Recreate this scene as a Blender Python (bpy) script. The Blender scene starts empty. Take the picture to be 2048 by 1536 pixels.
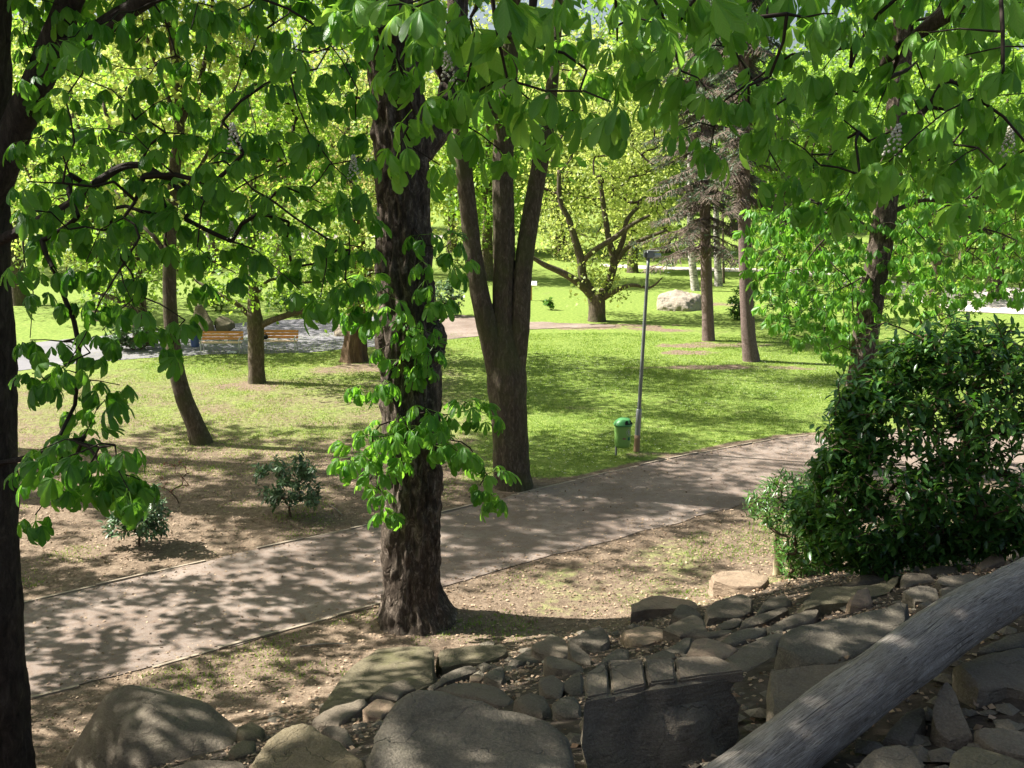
import bpy, bmesh, math, random
import numpy as np
from mathutils import Vector, Matrix, noise as mnoise

# ------------------------------------------------------------------ camera, light, exposure
EYE = 7.2
PITCH = math.radians(11.7)
FPX = 2048.0
scene = bpy.context.scene
col = scene.collection
cam_d = bpy.data.cameras.new("camera"); cam = bpy.data.objects.new("camera", cam_d); col.objects.link(cam)
cam.location = (0, 0, EYE); cam.rotation_euler = (math.pi / 2 - PITCH, 0, 0)
cam_d.lens = 36.0; cam_d.sensor_width = 36.0; cam_d.clip_end = 3000; cam_d.clip_start = 0.05
scene.camera = cam

SUN_EL, SUN_AZ = math.radians(47), math.radians(13)      # light runs to +x and a little towards the camera
world = bpy.data.worlds.new("World"); scene.world = world; world.use_nodes = True
wn = world.node_tree.nodes; wl = world.node_tree.links
bg = wn["Background"]
sky = wn.new("ShaderNodeTexSky"); sky.sky_type = 'NISHITA'; sky.sun_disc = False
sky.sun_elevation = SUN_EL; sky.sun_rotation = math.radians(-77); sky.dust_density = 4.0; sky.ozone_density = 0.4
wl.new(sky.outputs[0], bg.inputs[0]); bg.inputs[1].default_value = 0.06
sun_d = bpy.data.lights.new("sun", 'SUN'); sun_d.energy = 5.0; sun_d.angle = math.radians(0.55); sun_d.color = (1, 0.96, 0.89)
sun = bpy.data.objects.new("sun", sun_d); col.objects.link(sun); sun.location = (-20, 10, 30)
ldir = Vector((math.cos(SUN_AZ) * math.cos(SUN_EL), -math.sin(SUN_AZ) * math.cos(SUN_EL), -math.sin(SUN_EL)))
sun.rotation_euler = ldir.to_track_quat('-Z', 'Y').to_euler()
scene.view_settings.view_transform = 'Standard'; scene.view_settings.look = 'None'
scene.view_settings.exposure = 1.55; scene.view_settings.gamma = 1
scene.view_settings.use_curve_mapping = False
scene.render.engine = 'CYCLES'
scene.cycles.max_bounces = 6; scene.cycles.transmission_bounces = 4; scene.cycles.diffuse_bounces = 3; scene.cycles.glossy_bounces = 2
scene.cycles.transparent_max_bounces = 6

rng = np.random.default_rng(11); random.seed(4)

# ------------------------------------------------------------------ small maths
def vnoise(p, seed=0):
    p = np.asarray(p, float); i = np.floor(p).astype(np.int64); f = p - i; f = f * f * (3 - 2 * f)
    def h(a, b, c):
        n = (a * 374761393 + b * 668265263 + c * 2147483647 + seed * 974634541) & 0xffffffff
        n = ((n ^ (n >> 13)) * 1274126177) & 0xffffffff
        n = ((n ^ (n >> 15)) * 668265263) & 0xffffffff
        return ((n ^ (n >> 16)) & 0xffff) / 65535.0
    x, y, z = i[..., 0], i[..., 1], i[..., 2]; fx, fy, fz = f[..., 0], f[..., 1], f[..., 2]
    def l(a, b, t): return a + (b - a) * t
    return l(l(l(h(x, y, z), h(x + 1, y, z), fx), l(h(x, y + 1, z), h(x + 1, y + 1, z), fx), fy),
             l(l(h(x, y, z + 1), h(x + 1, y, z + 1), fx), l(h(x, y + 1, z + 1), h(x + 1, y + 1, z + 1), fx), fy), fz) * 2 - 1
def fbm(p, octv=3, seed=0):
    p = np.asarray(p, float); a = 0; w = 1.0; t = 0
    for k in range(octv): a = a + w * vnoise(p * (2 ** k), seed + k * 17); t += w; w *= 0.5
    return a / t
def sstep(a, b, x):
    t = np.clip((np.asarray(x, float) - a) / (b - a), 0, 1); return t * t * (3 - 2 * t)
def p3(x, y, s=1.0):
    x = np.asarray(x, float); y = np.asarray(y, float)
    return np.stack([x * s, y * s, np.zeros_like(x * s)], -1)

# terrain: flat lawn, a rocky bank rising towards the viewer and to the right
TX = [-40, -9, -5, -2, 0, 2, 5, 9, 14, 40]; TY = [9.0, 10.0, 11.3, 13.2, 14.6, 15.6, 17.6, 19.3, 20.5, 22]
def H(x, y):
    x = np.asarray(x, float); y = np.asarray(y, float)
    t = np.interp(x, TX, TY); t = 14.6 + (t - 14.6) * sstep(4.0, 9.0, y)
    s = t - y; h = 0.39 * 0.5 * (s + np.sqrt(s * s + 0.5))
    h = np.minimum(h, 5.75)
    h = h + 0.05 * vnoise(p3(x, y, 0.22), 3) * sstep(8, 14, y) + 0.02 * vnoise(p3(x, y, 0.9), 5) * np.clip(h, 0, 1)
    h = h + 1.2 * sstep(70, 170, y) 
    return h
CP, SP = math.cos(PITCH), math.sin(PITCH)
def ray(u, v):
    a = (u - 1024) / FPX; b = (768 - v) / FPX
    return np.array([a, CP + b * SP, -SP + b * CP])
def at(u, v, y):
    d = ray(u, v); t = y / d[1]; return np.array([0, 0, EYE]) + d * t
_TS = np.geomspace(1.0, 400, 500)
def ground(u, v, lift=0.0):
    d = ray(u, v); e = np.array([0, 0, EYE]); ts = _TS
    for _ in range(3):
        P = e + d * ts[:, None]; k = np.nonzero(P[:, 2] < H(P[:, 0], P[:, 1]) + lift)[0]
        if not len(k): return P[-1]
        i = max(1, k[0]); ts = np.linspace(ts[i - 1], ts[i], 24)
    return e + d * ts[-1]
def project(P):
    P = np.asarray(P, float); q = P - np.array([0, 0, EYE])
    z = q[..., 1] * CP - q[..., 2] * SP; up = q[..., 1] * SP + q[..., 2] * CP
    return 1024 + FPX * q[..., 0] / z, 768 - FPX * up / z, z

# ------------------------------------------------------------------ mesh helpers
def mk(name, V, faces, mat, smooth=True, tint=None, uv=None, mats=None, fmat=None):
    """faces: list of (m,k) index arrays"""
    V = np.asarray(V, np.float32); me = bpy.data.meshes.new(name)
    me.vertices.add(len(V)); me.vertices.foreach_set("co", V.ravel())
    fs = [np.asarray(f, np.int32) for f in faces if len(f)]
    nl = sum(f.size for f in fs); npoly = sum(len(f) for f in fs)
    me.loops.add(nl); me.polygons.add(npoly)
    li = np.concatenate([f.ravel() for f in fs])
    tot = np.concatenate([np.full(len(f), f.shape[1], np.int32) for f in fs])
    st = np.concatenate([[0], np.cumsum(tot)[:-1]]).astype(np.int32)
    me.loops.foreach_set("vertex_index", li)
    me.polygons.foreach_set("loop_start", st); me.polygons.foreach_set("loop_total", tot)
    me.polygons.foreach_set("use_smooth", np.full(npoly, smooth, bool))
    if tint is not None:
        a = me.attributes.new("tint", 'FLOAT', 'POINT'); a.data.foreach_set("value", np.asarray(tint, np.float32))
    if uv is not None:
        l = me.uv_layers.new(name="UVMap"); l.data.foreach_set("uv", np.asarray(uv, np.float32)[li].ravel())
    if fmat is not None: me.polygons.foreach_set("material_index", np.asarray(fmat, np.int32))
    for m in (mats or [mat]): me.materials.append(m)
    me.update(calc_edges=True)
    return me
def link(name, me, parent=None, loc=None):
    o = bpy.data.objects.new(name, me); col.objects.link(o)
    if parent is not None: o.parent = parent
    if loc is not None: o.location = loc
    return o
def tag(o, label=None, cat=None, group=None, kind=None):
    if label: o["label"] = label
    if cat: o["category"] = cat
    if group: o["group"] = group
    if kind: o["kind"] = kind
    return o
def thing(name, loc, label, cat, group=None):
    o = bpy.data.objects.new(name, None); col.objects.link(o); o.location = [float(c) for c in loc]
    o.empty_display_size = 0.2
    return tag(o, label, cat, group)
class MB:
    def __init__(s): s.V = []; s.F = {}; s.n = 0; s.T = []
    def add(s, V, faces, tint=0.5):
        V = np.asarray(V, float); 
        for f in faces:
            f = np.asarray(f, int)
            if len(f): s.F.setdefault(f.shape[1], []).append(f + s.n)
        s.V.append(V); s.n += len(V); s.T.append(np.full(len(V), tint) if np.isscalar(tint) else tint)
    def mesh(s, name, mat, smooth=True, off=(0, 0, 0)):
        V = np.concatenate(s.V) - np.asarray(off, float)
        return mk(name, V, [np.concatenate(f) for f in s.F.values()], mat, smooth, np.concatenate(s.T))
    def box(s, c, size, rz=0, tint=0.5, rx=0):
        x, y, z = [k / 2 for k in size]
        V = np.array([[a, b, d] for d in (-z, z) for a, b in ((-x, -y), (x, -y), (x, y), (-x, y))])
        if rx: ca, sa = math.cos(rx), math.sin(rx); V = V @ np.array([[1, 0, 0], [0, ca, sa], [0, -sa, ca]])
        if rz: ca, sa = math.cos(rz), math.sin(rz); V = V @ np.array([[ca, sa, 0], [-sa, ca, 0], [0, 0, 1]])
        s.add(V + np.asarray(c, float), [[[0, 3, 2, 1], [4, 5, 6, 7], [0, 1, 5, 4], [1, 2, 6, 5], [2, 3, 7, 6], [3, 0, 4, 7]]], tint)

def catmull(P, R, step):
    P = np.asarray(P, float); R = np.asarray(R, float)
    if len(P) < 2: return P, R
    E = np.vstack([2 * P[0] - P[1], P, 2 * P[-1] - P[-2]]); out = []; rad = []
    for i in range(len(P) - 1):
        a, b, c, d = E[i:i + 4]; n = max(1, int(np.linalg.norm(c - b) / step))
        for t in np.linspace(0, 1, n, endpoint=False):
            out.append(0.5 * ((2 * b) + (c - a) * t + (2 * a - 5 * b + 4 * c - d) * t * t + (-a + 3 * b - 3 * c + d) * t ** 3))
            rad.append(R[i] + (R[i + 1] - R[i]) * t)
    out.append(P[-1]); rad.append(R[-1])
    return np.array(out), np.array(rad)
def tube(P, R, sides=10, bark=0.0, seed=0, ridge=7, cap=True, lump=0.0, flute=0.0):
    P = np.asarray(P, float); n = len(P)
    T = np.gradient(P, axis=0); T /= np.linalg.norm(T, axis=1)[:, None] + 1e-9
    nrm = np.zeros((n, 3)); ref = np.array([1, 0, 0.0]) if abs(T[0][0]) < .8 else np.array([0, 1, 0.0])
    v = ref - T[0] * ref.dot(T[0]); nrm[0] = v / np.linalg.norm(v)
    for i in range(1, n):
        v = nrm[i - 1] - T[i] * nrm[i - 1].dot(T[i]); nrm[i] = v / (np.linalg.norm(v) + 1e-9)
    bi = np.cross(T, nrm); a = np.linspace(0, 2 * math.pi, sides, endpoint=False)
    rr = np.repeat(np.asarray(R, float)[:, None], sides, 1)
    L = np.concatenate([[0], np.cumsum(np.linalg.norm(np.diff(P, axis=0), axis=1))])
    ca, sa = np.cos(a), np.sin(a)
    if bark or lump or flute:
        q = np.stack([np.broadcast_to(ca, rr.shape), np.broadcast_to(sa, rr.shape), np.broadcast_to(L[:, None], rr.shape)], -1)
        if bark:
            b = 1 - np.abs(vnoise(q * np.array([ridge, ridge, 2.2]) + seed, seed)) ; b = b * b
            b2 = vnoise(q * np.array([ridge * 2.3, ridge * 2.3, 6.0]), seed + 3)
            rr = rr + bark * (b - .45) + bark * .45 * b2
        if lump: rr = rr * (1 + lump * fbm(q * np.array([1.4, 1.4, 1.1]) + seed * 3.1, 2, seed))
        if flute: rr = rr * (1 + flute * np.cos(a * 7 + 0.6 * vnoise(q * .8, 9)[..., :] * 3)[..., :])
    V = P[:, None, :] + rr[..., None] * (ca[None, :, None] * nrm[:, None, :] + sa[None, :, None] * bi[:, None, :])
    V = V.reshape(-1, 3)
    i = np.arange(n - 1)[:, None] * sides; j = np.arange(sides)[None, :]; j2 = (j + 1) % sides
    Q = np.stack([i + j, i + j2, i + sides + j2, i + sides + j], -1).reshape(-1, 4)
    F = [Q]
    if cap:
        V = np.vstack([V, P[-1]]); k = len(V) - 1; b = (n - 1) * sides
        jj = np.arange(sides); F.append(np.stack([b + jj, b + (jj + 1) % sides, np.full(sides, k)], -1))
    return V, F
def prisms(A, B, RA, RB, sides=4):
    A = np.asarray(A); B = np.asarray(B); d = B - A; d = d / (np.linalg.norm(d, axis=1)[:, None] + 1e-9)
    ref = np.where(np.abs(d[:, 2:3]) < .9, np.array([[0, 0, 1.0]]), np.array([[1.0, 0, 0]]))
    n = np.cross(d, ref); n /= np.linalg.norm(n, axis=1)[:, None] + 1e-9; b = np.cross(d, n)
    a = np.linspace(0, 2 * math.pi, sides, endpoint=False); m = len(A)
    rg = np.cos(a)[None, :, None] * n[:, None] + np.sin(a)[None, :, None] * b[:, None]
    V = np.concatenate([A[:, None] + rg * np.asarray(RA)[:, None, None], B[:, None] + rg * np.asarray(RB)[:, None, None]], 1).reshape(-1, 3)
    base = np.arange(m)[:, None] * 2 * sides; j = np.arange(sides)[None]
    Q = np.stack([base + j, base + (j + 1) % sides, base + sides + (j + 1) % sides, base + sides + j], -1).reshape(-1, 4)
    return V, Q

# ------------------------------------------------------------------ materials
def mat(name, build):
    m = bpy.data.materials.new(name); m.use_nodes = True; nt = m.node_tree
    for n in list(nt.nodes): nt.nodes.remove(n)
    out = nt.nodes.new("ShaderNodeOutputMaterial")
    sh = build(nt); nt.links.new(sh, out.inputs[0])
    return m
class G:
    def __init__(s, nt): s.nt = nt
    def n(s, t, **k):
        n = s.nt.nodes.new(t)
        for a, b in k.items(): setattr(n, a, b)
        return n
    def set(s, sock, v):
        if isinstance(v, bpy.types.NodeSocket): s.nt.links.new(v, sock)
        elif v is not None: sock.default_value = v if not (isinstance(v, tuple) and len(v) == 3 and len(getattr(sock, 'default_value', [])) == 4) else (*v, 1)
    def coord(s, k="Object", scale=None):
        c = s.n("ShaderNodeTexCoord").outputs[k]
        if scale:
            m = s.n("ShaderNodeMapping"); s.set(m.inputs[0], c); m.inputs["Scale"].default_value = scale; c = m.outputs[0]
        return c
    def noise(s, vec, scale, detail=4, rough=.55, dist=0):
        n = s.n("ShaderNodeTexNoise"); s.set(n.inputs["Vector"], vec); n.inputs["Scale"].default_value = scale
        n.inputs["Detail"].default_value = detail; n.inputs["Roughness"].default_value = rough; n.inputs["Distortion"].default_value = dist
        return n.outputs[0]
    def ramp(s, f, stops, interp='LINEAR'):
        r = s.n("ShaderNodeValToRGB"); s.set(r.inputs[0], f); r.color_ramp.interpolation = interp
        e = r.color_ramp.elements
        while len(e) < len(stops): e.new(0.5)
        for k, (p, c) in enumerate(stops): e[k].position = p; e[k].color = (*c, 1) if len(c) == 3 else c
        return r.outputs[0]
    def mix(s, f, a, b, mode='MIX'):
        m = s.n("ShaderNodeMix", data_type='RGBA', blend_type=mode); s.set(m.inputs[0], f)
        s.set(m.inputs[6], a); s.set(m.inputs[7], b); return m.outputs[2]
    def math(s, op, a, b=None, c=None, clamp=False):
        m = s.n("ShaderNodeMath", operation=op, use_clamp=clamp); s.set(m.inputs[0], a)
        if b is not None: s.set(m.inputs[1], b)
        if c is not None: s.set(m.inputs[2], c)
        return m.outputs[0]
    def attr(s, name): return s.n("ShaderNodeAttribute", attribute_name=name).outputs["Fac"]
    def bump(s, h, strength=.5, dist=.02, nrm=None):
        b = s.n("ShaderNodeBump"); s.set(b.inputs["Height"], h); b.inputs["Strength"].default_value = strength; b.inputs["Distance"].default_value = dist
        if nrm is not None: s.set(b.inputs["Normal"], nrm)
        return b.outputs[0]
    def pbsdf(s, base, rough=.7, nrm=None, spec=.4, metal=0):
        p = s.n("ShaderNodeBsdfPrincipled"); s.set(p.inputs["Base Color"], base); s.set(p.inputs["Roughness"], rough)
        p.inputs["Specular IOR Level"].default_value = spec; p.inputs["Metallic"].default_value = metal
        if nrm is not None: s.set(p.inputs["Normal"], nrm)
        return p.outputs[0]
    def trans(s, surf, color, f):
        t = s.n("ShaderNodeBsdfTranslucent"); s.set(t.inputs[0], color)
        m = s.n("ShaderNodeMixShader"); s.set(m.inputs[0], f); s.nt.links.new(surf, m.inputs[1]); s.nt.links.new(t.outputs[0], m.inputs[2]); return m.outputs[0]

def leafmat(name, dark, light, tr_dark, tr_light, fac=.42, rough=.42, veins=False, spec=.4):
    def b(nt):
        g = G(nt); t = g.attr("tint")
        c = g.mix(t, dark, light); k = g.mix(t, tr_dark, tr_light); nrm = None
        if veins:
            uv = g.n("ShaderNodeSeparateXYZ"); g.set(uv.inputs[0], g.coord("UV"))
            au = g.math('ABSOLUTE', g.math('SUBTRACT', uv.outputs[0], .5))
            w = g.math('SINE', g.math('MULTIPLY', g.math('SUBTRACT', uv.outputs[1], g.math('MULTIPLY', au, .5)), 70.0))
            mid = g.math('SUBTRACT', 1.0, g.math('MULTIPLY', au, 18.0), clamp=True)
            c = g.mix(g.math('MULTIPLY', mid, .55), c, (.22, .34, .08))
            c = g.mix(g.math('MULTIPLY', g.math('MULTIPLY_ADD', w, .5, .5), .22), c, (dark[0] * .6, dark[1] * .6, dark[2] * .6))
            nrm = g.bump(w, .35, .004)
        return g.trans(g.pbsdf(c, rough, nrm, spec), k, fac)
    return mat(name, b)
M = {}
M['chestnut_leaf'] = leafmat("chestnut_leaf", (.045, .145, .02), (.15, .35, .055), (.13, .40, .016), (.36, .70, .06), .47, .38, True)
M['chestnut_lit'] = leafmat("chestnut_leaf_lit", (.075, .21, .03), (.21, .44, .075), (.20, .50, .025), (.46, .78, .09), .47, .38, True)  # lighter copy of the chestnut leaf, light on overhead leaves put into colour
M['chestnut_far'] = leafmat("chestnut_leaf_far", (.045, .15, .018), (.12, .30, .035), (.14, .40, .02), (.32, .62, .06), .45, .45)
M['yellow_leaf'] = leafmat("spring_leaf", (.12, .20, .035), (.44, .48, .14), (.36, .50, .06), (.68, .74, .20), .5, .5)  # light end paled in place of distance haze
M['green_leaf'] = leafmat("fresh_leaf", (.06, .15, .022), (.27, .40, .07), (.24, .48, .03), (.48, .68, .08), .48, .5)
M['bud_leaf'] = leafmat("budding_leaf", (.26, .26, .07), (.46, .40, .16), (.48, .46, .10), (.70, .62, .24), .45, .6)
M['laurel_leaf'] = leafmat("laurel_leaf", (.022, .07, .02), (.10, .23, .045), (.08, .26, .015), (.30, .52, .06), .32, .3, False, .5)
M['rhodo_leaf'] = leafmat("rhododendron_leaf", (.045, .095, .04), (.17, .26, .13), (.06, .15, .03), (.12, .24, .06), .2, .35, False, .5)
M['needle'] = leafmat("needle", (.05, .085, .05), (.13, .17, .10), (.05, .1, .04), (.1, .17, .06), .2, .6)
M['dead_twig'] = leafmat("dead_twig", (.12, .092, .07), (.27, .205, .155), (.05, .04, .03), (.1, .07, .05), .1, .8)
M['grass'] = leafmat("grass_blade", (.075, .16, .018), (.26, .35, .06), (.16, .32, .02), (.42, .52, .08), .4, .55)
M['straw'] = leafmat("straw_grass", (.24, .28, .07), (.50, .50, .20), (.30, .36, .08), (.5, .5, .2), .35, .6)
M['litter'] = leafmat("leaf_litter", (.13, .075, .04), (.52, .38, .25), (.1, .06, .03), (.3, .2, .1), .15, .7)
M['flower'] = leafmat("flower", (.6, .56, .42), (.8, .78, .68), (.5, .5, .35), (.6, .6, .5), .3, .6)
M['redbud'] = leafmat("red_bud", (.22, .05, .04), (.4, .14, .1), (.3, .08, .05), (.4, .15, .1), .3, .6)

def barkmat(name, c1, c2, c3, sc=9, bump=.9, moss=0.0, zs=.42):
    def b(nt):
        g = G(nt); v = g.coord("Object", (1, 1, zs)); v2 = g.coord("Object")
        a = g.noise(v, sc * 1.3, 7, .72, .8); d = g.noise(g.coord('Object', (1, 1, zs * 2)), sc * 5, 5, .75); l = g.noise(v2, 1.6, 3)
        c = g.ramp(a, [(.30, c1), (.52, c2), (.72, c3)]); c = g.mix(g.math('MULTIPLY', d, .5), c, c1)
        if moss: c = g.mix(g.math('MULTIPLY', g.ramp(l, [(.45, (0, 0, 0)), (.65, (1, 1, 1))]), moss), c, (.075, .085, .025))
        h = g.math('ADD', a, g.math('MULTIPLY', d, .4))
        return g.pbsdf(c, .85, g.bump(h, bump, .05), .2)
    return mat(name, b)
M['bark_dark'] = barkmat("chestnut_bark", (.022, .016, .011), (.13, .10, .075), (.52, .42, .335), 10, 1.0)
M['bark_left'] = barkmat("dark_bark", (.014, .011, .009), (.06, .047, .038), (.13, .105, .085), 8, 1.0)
M['bark_brown'] = barkmat("grey_brown_bark", (.038, .03, .02), (.125, .098, .068), (.29, .235, .17), 12, .8, .55, .35)
M['bark_ridge'] = barkmat("ridged_bark", (.04, .026, .016), (.15, .095, .055), (.28, .19, .12), 7, 1.0, 0, .12)
M['bark_con'] = barkmat("conifer_bark", (.09, .062, .055), (.19, .135, .12), (.32, .25, .23), 16, .7, 0, .6)
def birch(nt):
    g = G(nt); v = g.coord("Object", (1, 1, 2.6)); a = g.noise(v, 3.4, 5, .7)
    return g.pbsdf(g.ramp(a, [(.40, (.05, .045, .04)), (.47, (.30, .27, .24)), (.56, (.45, .42, .37))]), .7)
M['birch'] = mat("birch_bark", birch)
M['twig'] = mat("twig", lambda nt: G(nt).pbsdf((.035, .025, .018), .8, None, .2))
M['twig_brown'] = mat("brown_twig", lambda nt: G(nt).pbsdf((.11, .075, .045), .8, None, .2))

def ground_b(nt):
    g = G(nt); v = g.coord("Object"); gr = g.attr("tint")
    n1 = g.noise(v, .8, 5, .6); n2 = g.noise(v, 7, 6, .7); n3 = g.noise(v, 46, 4, .7)
    soil = g.ramp(n2, [(.28, (.09, .064, .042)), (.5, (.185, .136, .094)), (.72, (.30, .23, .165))]); hum = g.ramp(n2, [(.3, (.04, .03, .022)), (.55, (.085, .066, .05)), (.75, (.15, .12, .095))])
    soil = g.mix(g.math('MULTIPLY', g.ramp(n3, [(.5, (0, 0, 0)), (.68, (1, 1, 1))]), .5), soil, (.45, .34, .24))
    soil = g.mix(g.math('MULTIPLY', g.ramp(n3, [(.3, (1, 1, 1)), (.44, (0, 0, 0))]), .6), soil, (.09, .055, .035))
    grass = g.ramp(n2, [(.3, (.09, .15, .025)), (.52, (.18, .25, .05)), (.75, (.32, .35, .10))])
    k = g.math('ADD', gr, g.math('MULTIPLY', g.math('SUBTRACT', g.math('ADD', g.math('MULTIPLY', n1, .5), g.math('MULTIPLY', n2, .5)), .5), 1.1))
    f = g.ramp(k, [(.38, (0, 0, 0)), (.62, (1, 1, 1))])
    soil = g.mix(g.attr("bank"), soil, hum)
    c = g.mix(f, soil, grass)
    h = g.math('ADD', n2, g.math('MULTIPLY', n3, .6))
    return g.pbsdf(c, .95, g.bump(h, .8, .05), .15)
M['ground'] = mat("ground", ground_b)
def path_b(nt):
    g = G(nt); v = g.coord("Object"); n1 = g.noise(v, .7, 5, .6); n2 = g.noise(v, 9, 6, .7); n3 = g.noise(v, 70, 3, .7)
    c = g.ramp(n1, [(.3, (.15, .116, .094)), (.52, (.225, .18, .15)), (.72, (.31, .255, .215))])
    c = g.mix(g.math('MULTIPLY', g.ramp(n2, [(.46, (0, 0, 0)), (.62, (1, 1, 1))]), .6), c, (.17, .115, .08))
    c = g.mix(g.math('MULTIPLY', g.ramp(n3, [(.55, (0, 0, 0)), (.7, (1, 1, 1))]), .45), c, (.5, .40, .31))
    return g.pbsdf(c, .9, g.bump(g.math('ADD', n2, n3), .5, .02), .2)
M['path'] = mat("trodden_path", path_b)
def asph(nt):
    g = G(nt); v = g.coord("Object"); n1 = g.noise(v, .5, 5, .6); n3 = g.noise(v, 60, 3, .7)
    c = g.ramp(n1, [(.3, (.15, .145, .16)), (.6, (.22, .21, .225)), (.8, (.28, .25, .24))])
    return g.pbsdf(g.mix(g.math('MULTIPLY', n3, .3), c, (.1, .1, .1)), .85, g.bump(n3, .3, .01), .3)
M['asphalt'] = mat("asphalt", asph)
M['pale_path'] = mat("pale_gravel", lambda nt: (lambda g: g.pbsdf(g.ramp(g.noise(g.coord("Object"), 1.5, 5), [(.3, (.42, .36, .33)), (.7, (.62, .55, .5))]), .9))(G(nt)))
def rock_b(c1, c2, c3, moss):
    def b(nt):
        g = G(nt); v = g.coord("Object"); oi = g.n("ShaderNodeObjectInfo").outputs["Random"]
        n1 = g.noise(v, 2.2, 6, .65, .4); n2 = g.noise(v, 11, 6, .7); n3 = g.noise(v, 60, 4, .75)
        st = g.noise(g.coord("Object", (1, 1, 5)), 5, 5, .6)
        c = g.ramp(n1, [(.28, c1), (.5, c2), (.74, c3)])
        c = g.mix(g.math('MULTIPLY', oi, .45), c, (c3[0] * 1.15, c3[1] * .98, c3[2] * .85))
        c = g.mix(g.math('MULTIPLY', g.ramp(n3, [(.5, (0, 0, 0)), (.66, (1, 1, 1))]), .28), c, (.36, .32, .25))
        c = g.mix(g.math('MULTIPLY', g.ramp(n3, [(.34, (1, 1, 1)), (.46, (0, 0, 0))]), .3), c, (.05, .042, .033))
        c = g.mix(g.math('MULTIPLY', g.ramp(n2, [(.25, (1, 1, 1)), (.42, (0, 0, 0))]), .5), c, (.045, .04, .033))
        c = g.mix(g.math('MULTIPLY', g.ramp(n1, [(.5, (0, 0, 0)), (.7, (1, 1, 1))]), moss), c, (.085, .085, .028))
        vo = g.n("ShaderNodeTexVoronoi", feature='DISTANCE_TO_EDGE'); wv = g.n("ShaderNodeVectorMath", operation='MULTIPLY_ADD'); nz = g.n("ShaderNodeTexNoise"); nz.inputs["Scale"].default_value = 3.0; nz.inputs["Detail"].default_value = 5
        g.set(nz.inputs["Vector"], v); g.set(wv.inputs[0], nz.outputs["Color"]); wv.inputs[1].default_value = (.55, .55, .55); g.set(wv.inputs[2], v); g.set(vo.inputs["Vector"], wv.outputs[0]); vo.inputs["Scale"].default_value = 1.25
        ck = g.math('MULTIPLY', g.ramp(vo.outputs["Distance"], [(.0, (1, 1, 1)), (.009, (0, 0, 0))]), g.ramp(n1, [(.42, (0, 0, 0)), (.55, (1, 1, 1))]))
        c = g.mix(g.math('MULTIPLY', ck, .15), c, (.03, .026, .02))
        h = g.math('SUBTRACT', g.math('ADD', g.math('MULTIPLY', n2, .8), g.math('ADD', g.math('MULTIPLY', n3, .25), g.math('MULTIPLY', st, .6))), g.math('MULTIPLY', ck, .35))
        return g.pbsdf(c, .9, g.bump(h, 1.0, .045), .25)
    return b
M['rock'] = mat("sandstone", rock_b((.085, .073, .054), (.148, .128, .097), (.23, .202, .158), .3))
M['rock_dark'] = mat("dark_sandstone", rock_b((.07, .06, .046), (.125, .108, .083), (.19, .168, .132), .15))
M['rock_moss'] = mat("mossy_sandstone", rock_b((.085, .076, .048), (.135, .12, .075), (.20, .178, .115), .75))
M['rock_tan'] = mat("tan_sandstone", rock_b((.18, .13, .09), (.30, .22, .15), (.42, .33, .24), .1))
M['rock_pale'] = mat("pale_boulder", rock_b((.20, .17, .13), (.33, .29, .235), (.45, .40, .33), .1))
def log_b(nt):
    g = G(nt); v = g.coord("UV", (30, 2.4, 1)); a = g.noise(v, 2.2, 8, .75, 1.2); ckk = g.noise(g.coord("UV", (22, .5, 1)), 2.0, 3, .6, .3); b = g.noise(g.coord("Object"), 60, 4, .7); d = g.noise(g.coord("Object"), 3, 4)
    c = g.ramp(a, [(.36, (.075, .06, .046)), (.44, (.24, .205, .17)), (.54, (.39, .35, .30)), (.68, (.56, .51, .45))])
    c = g.mix(g.math('MULTIPLY', b, .25), c, (.10, .09, .08)); c = g.mix(g.math('MULTIPLY', g.ramp(d, [(.5, (0, 0, 0)), (.7, (1, 1, 1))]), .4), c, (.17, .14, .10))
    kk = g.ramp(ckk, [(.30, (1, 1, 1)), (.345, (0, 0, 0))]); c = g.mix(g.math('MULTIPLY', kk, .8), c, (.03, .026, .022))
    return g.pbsdf(c, .8, g.bump(g.math('SUBTRACT', g.math('ADD', a, g.math('MULTIPLY', b, .5)), kk), .8, .025), .25)
M['log'] = mat("weathered_wood", log_b)
def plain(name, c, r=.5, metal=0, spec=.4, var=.12):
    def b(nt):
        g = G(nt); n = g.noise(g.coord("Object"), 12, 4)
        return g.pbsdf(g.mix(g.math('MULTIPLY', n, var * 2), c, tuple(k * .6 for k in c)), r, None, spec, metal)
    M[name] = mat(name, b)
plain('concrete', (.33, .27, .20), .95); plain('galv', (.30, .31, .32), .45, .6); plain('pole_paint', (.20, .215, .21), .45, .3)
plain('rust_paint', (.30, .19, .12), .7); plain('bin_green', (.23, .44, .11), .42); plain('bin_lid', (.09, .30, .10), .4)
plain('bin_black', (.01, .01, .01), .9); plain('sticker', (.42, .47, .42), .5); plain('sticker_dark', (.02, .17, .09), .5)
plain('slat_wood', (.66, .27, .06), .5); plain('lit_seat_wood', (.72, .52, .38), .3); plain('bench_metal', (.55, .55, .54), .4, .3)  # seat slats coloured paler than the back for the light on them
plain('diffuser', (.62, .66, .70), .2); plain('lamp_cap', (.10, .11, .10), .4); plain('blue_plastic', (.06, .10, .25), .4)
plain('black_cloth', (.012, .012, .014), .8); plain('paper', (.75, .74, .76), .8); plain('sign_wood', (.42, .22, .09), .6); plain('sign_board', (.72, .70, .66), .4)
plain('mossy_stone', (.20, .19, .10), .9); plain('stump_pale', (.42, .36, .22), .9)

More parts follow.
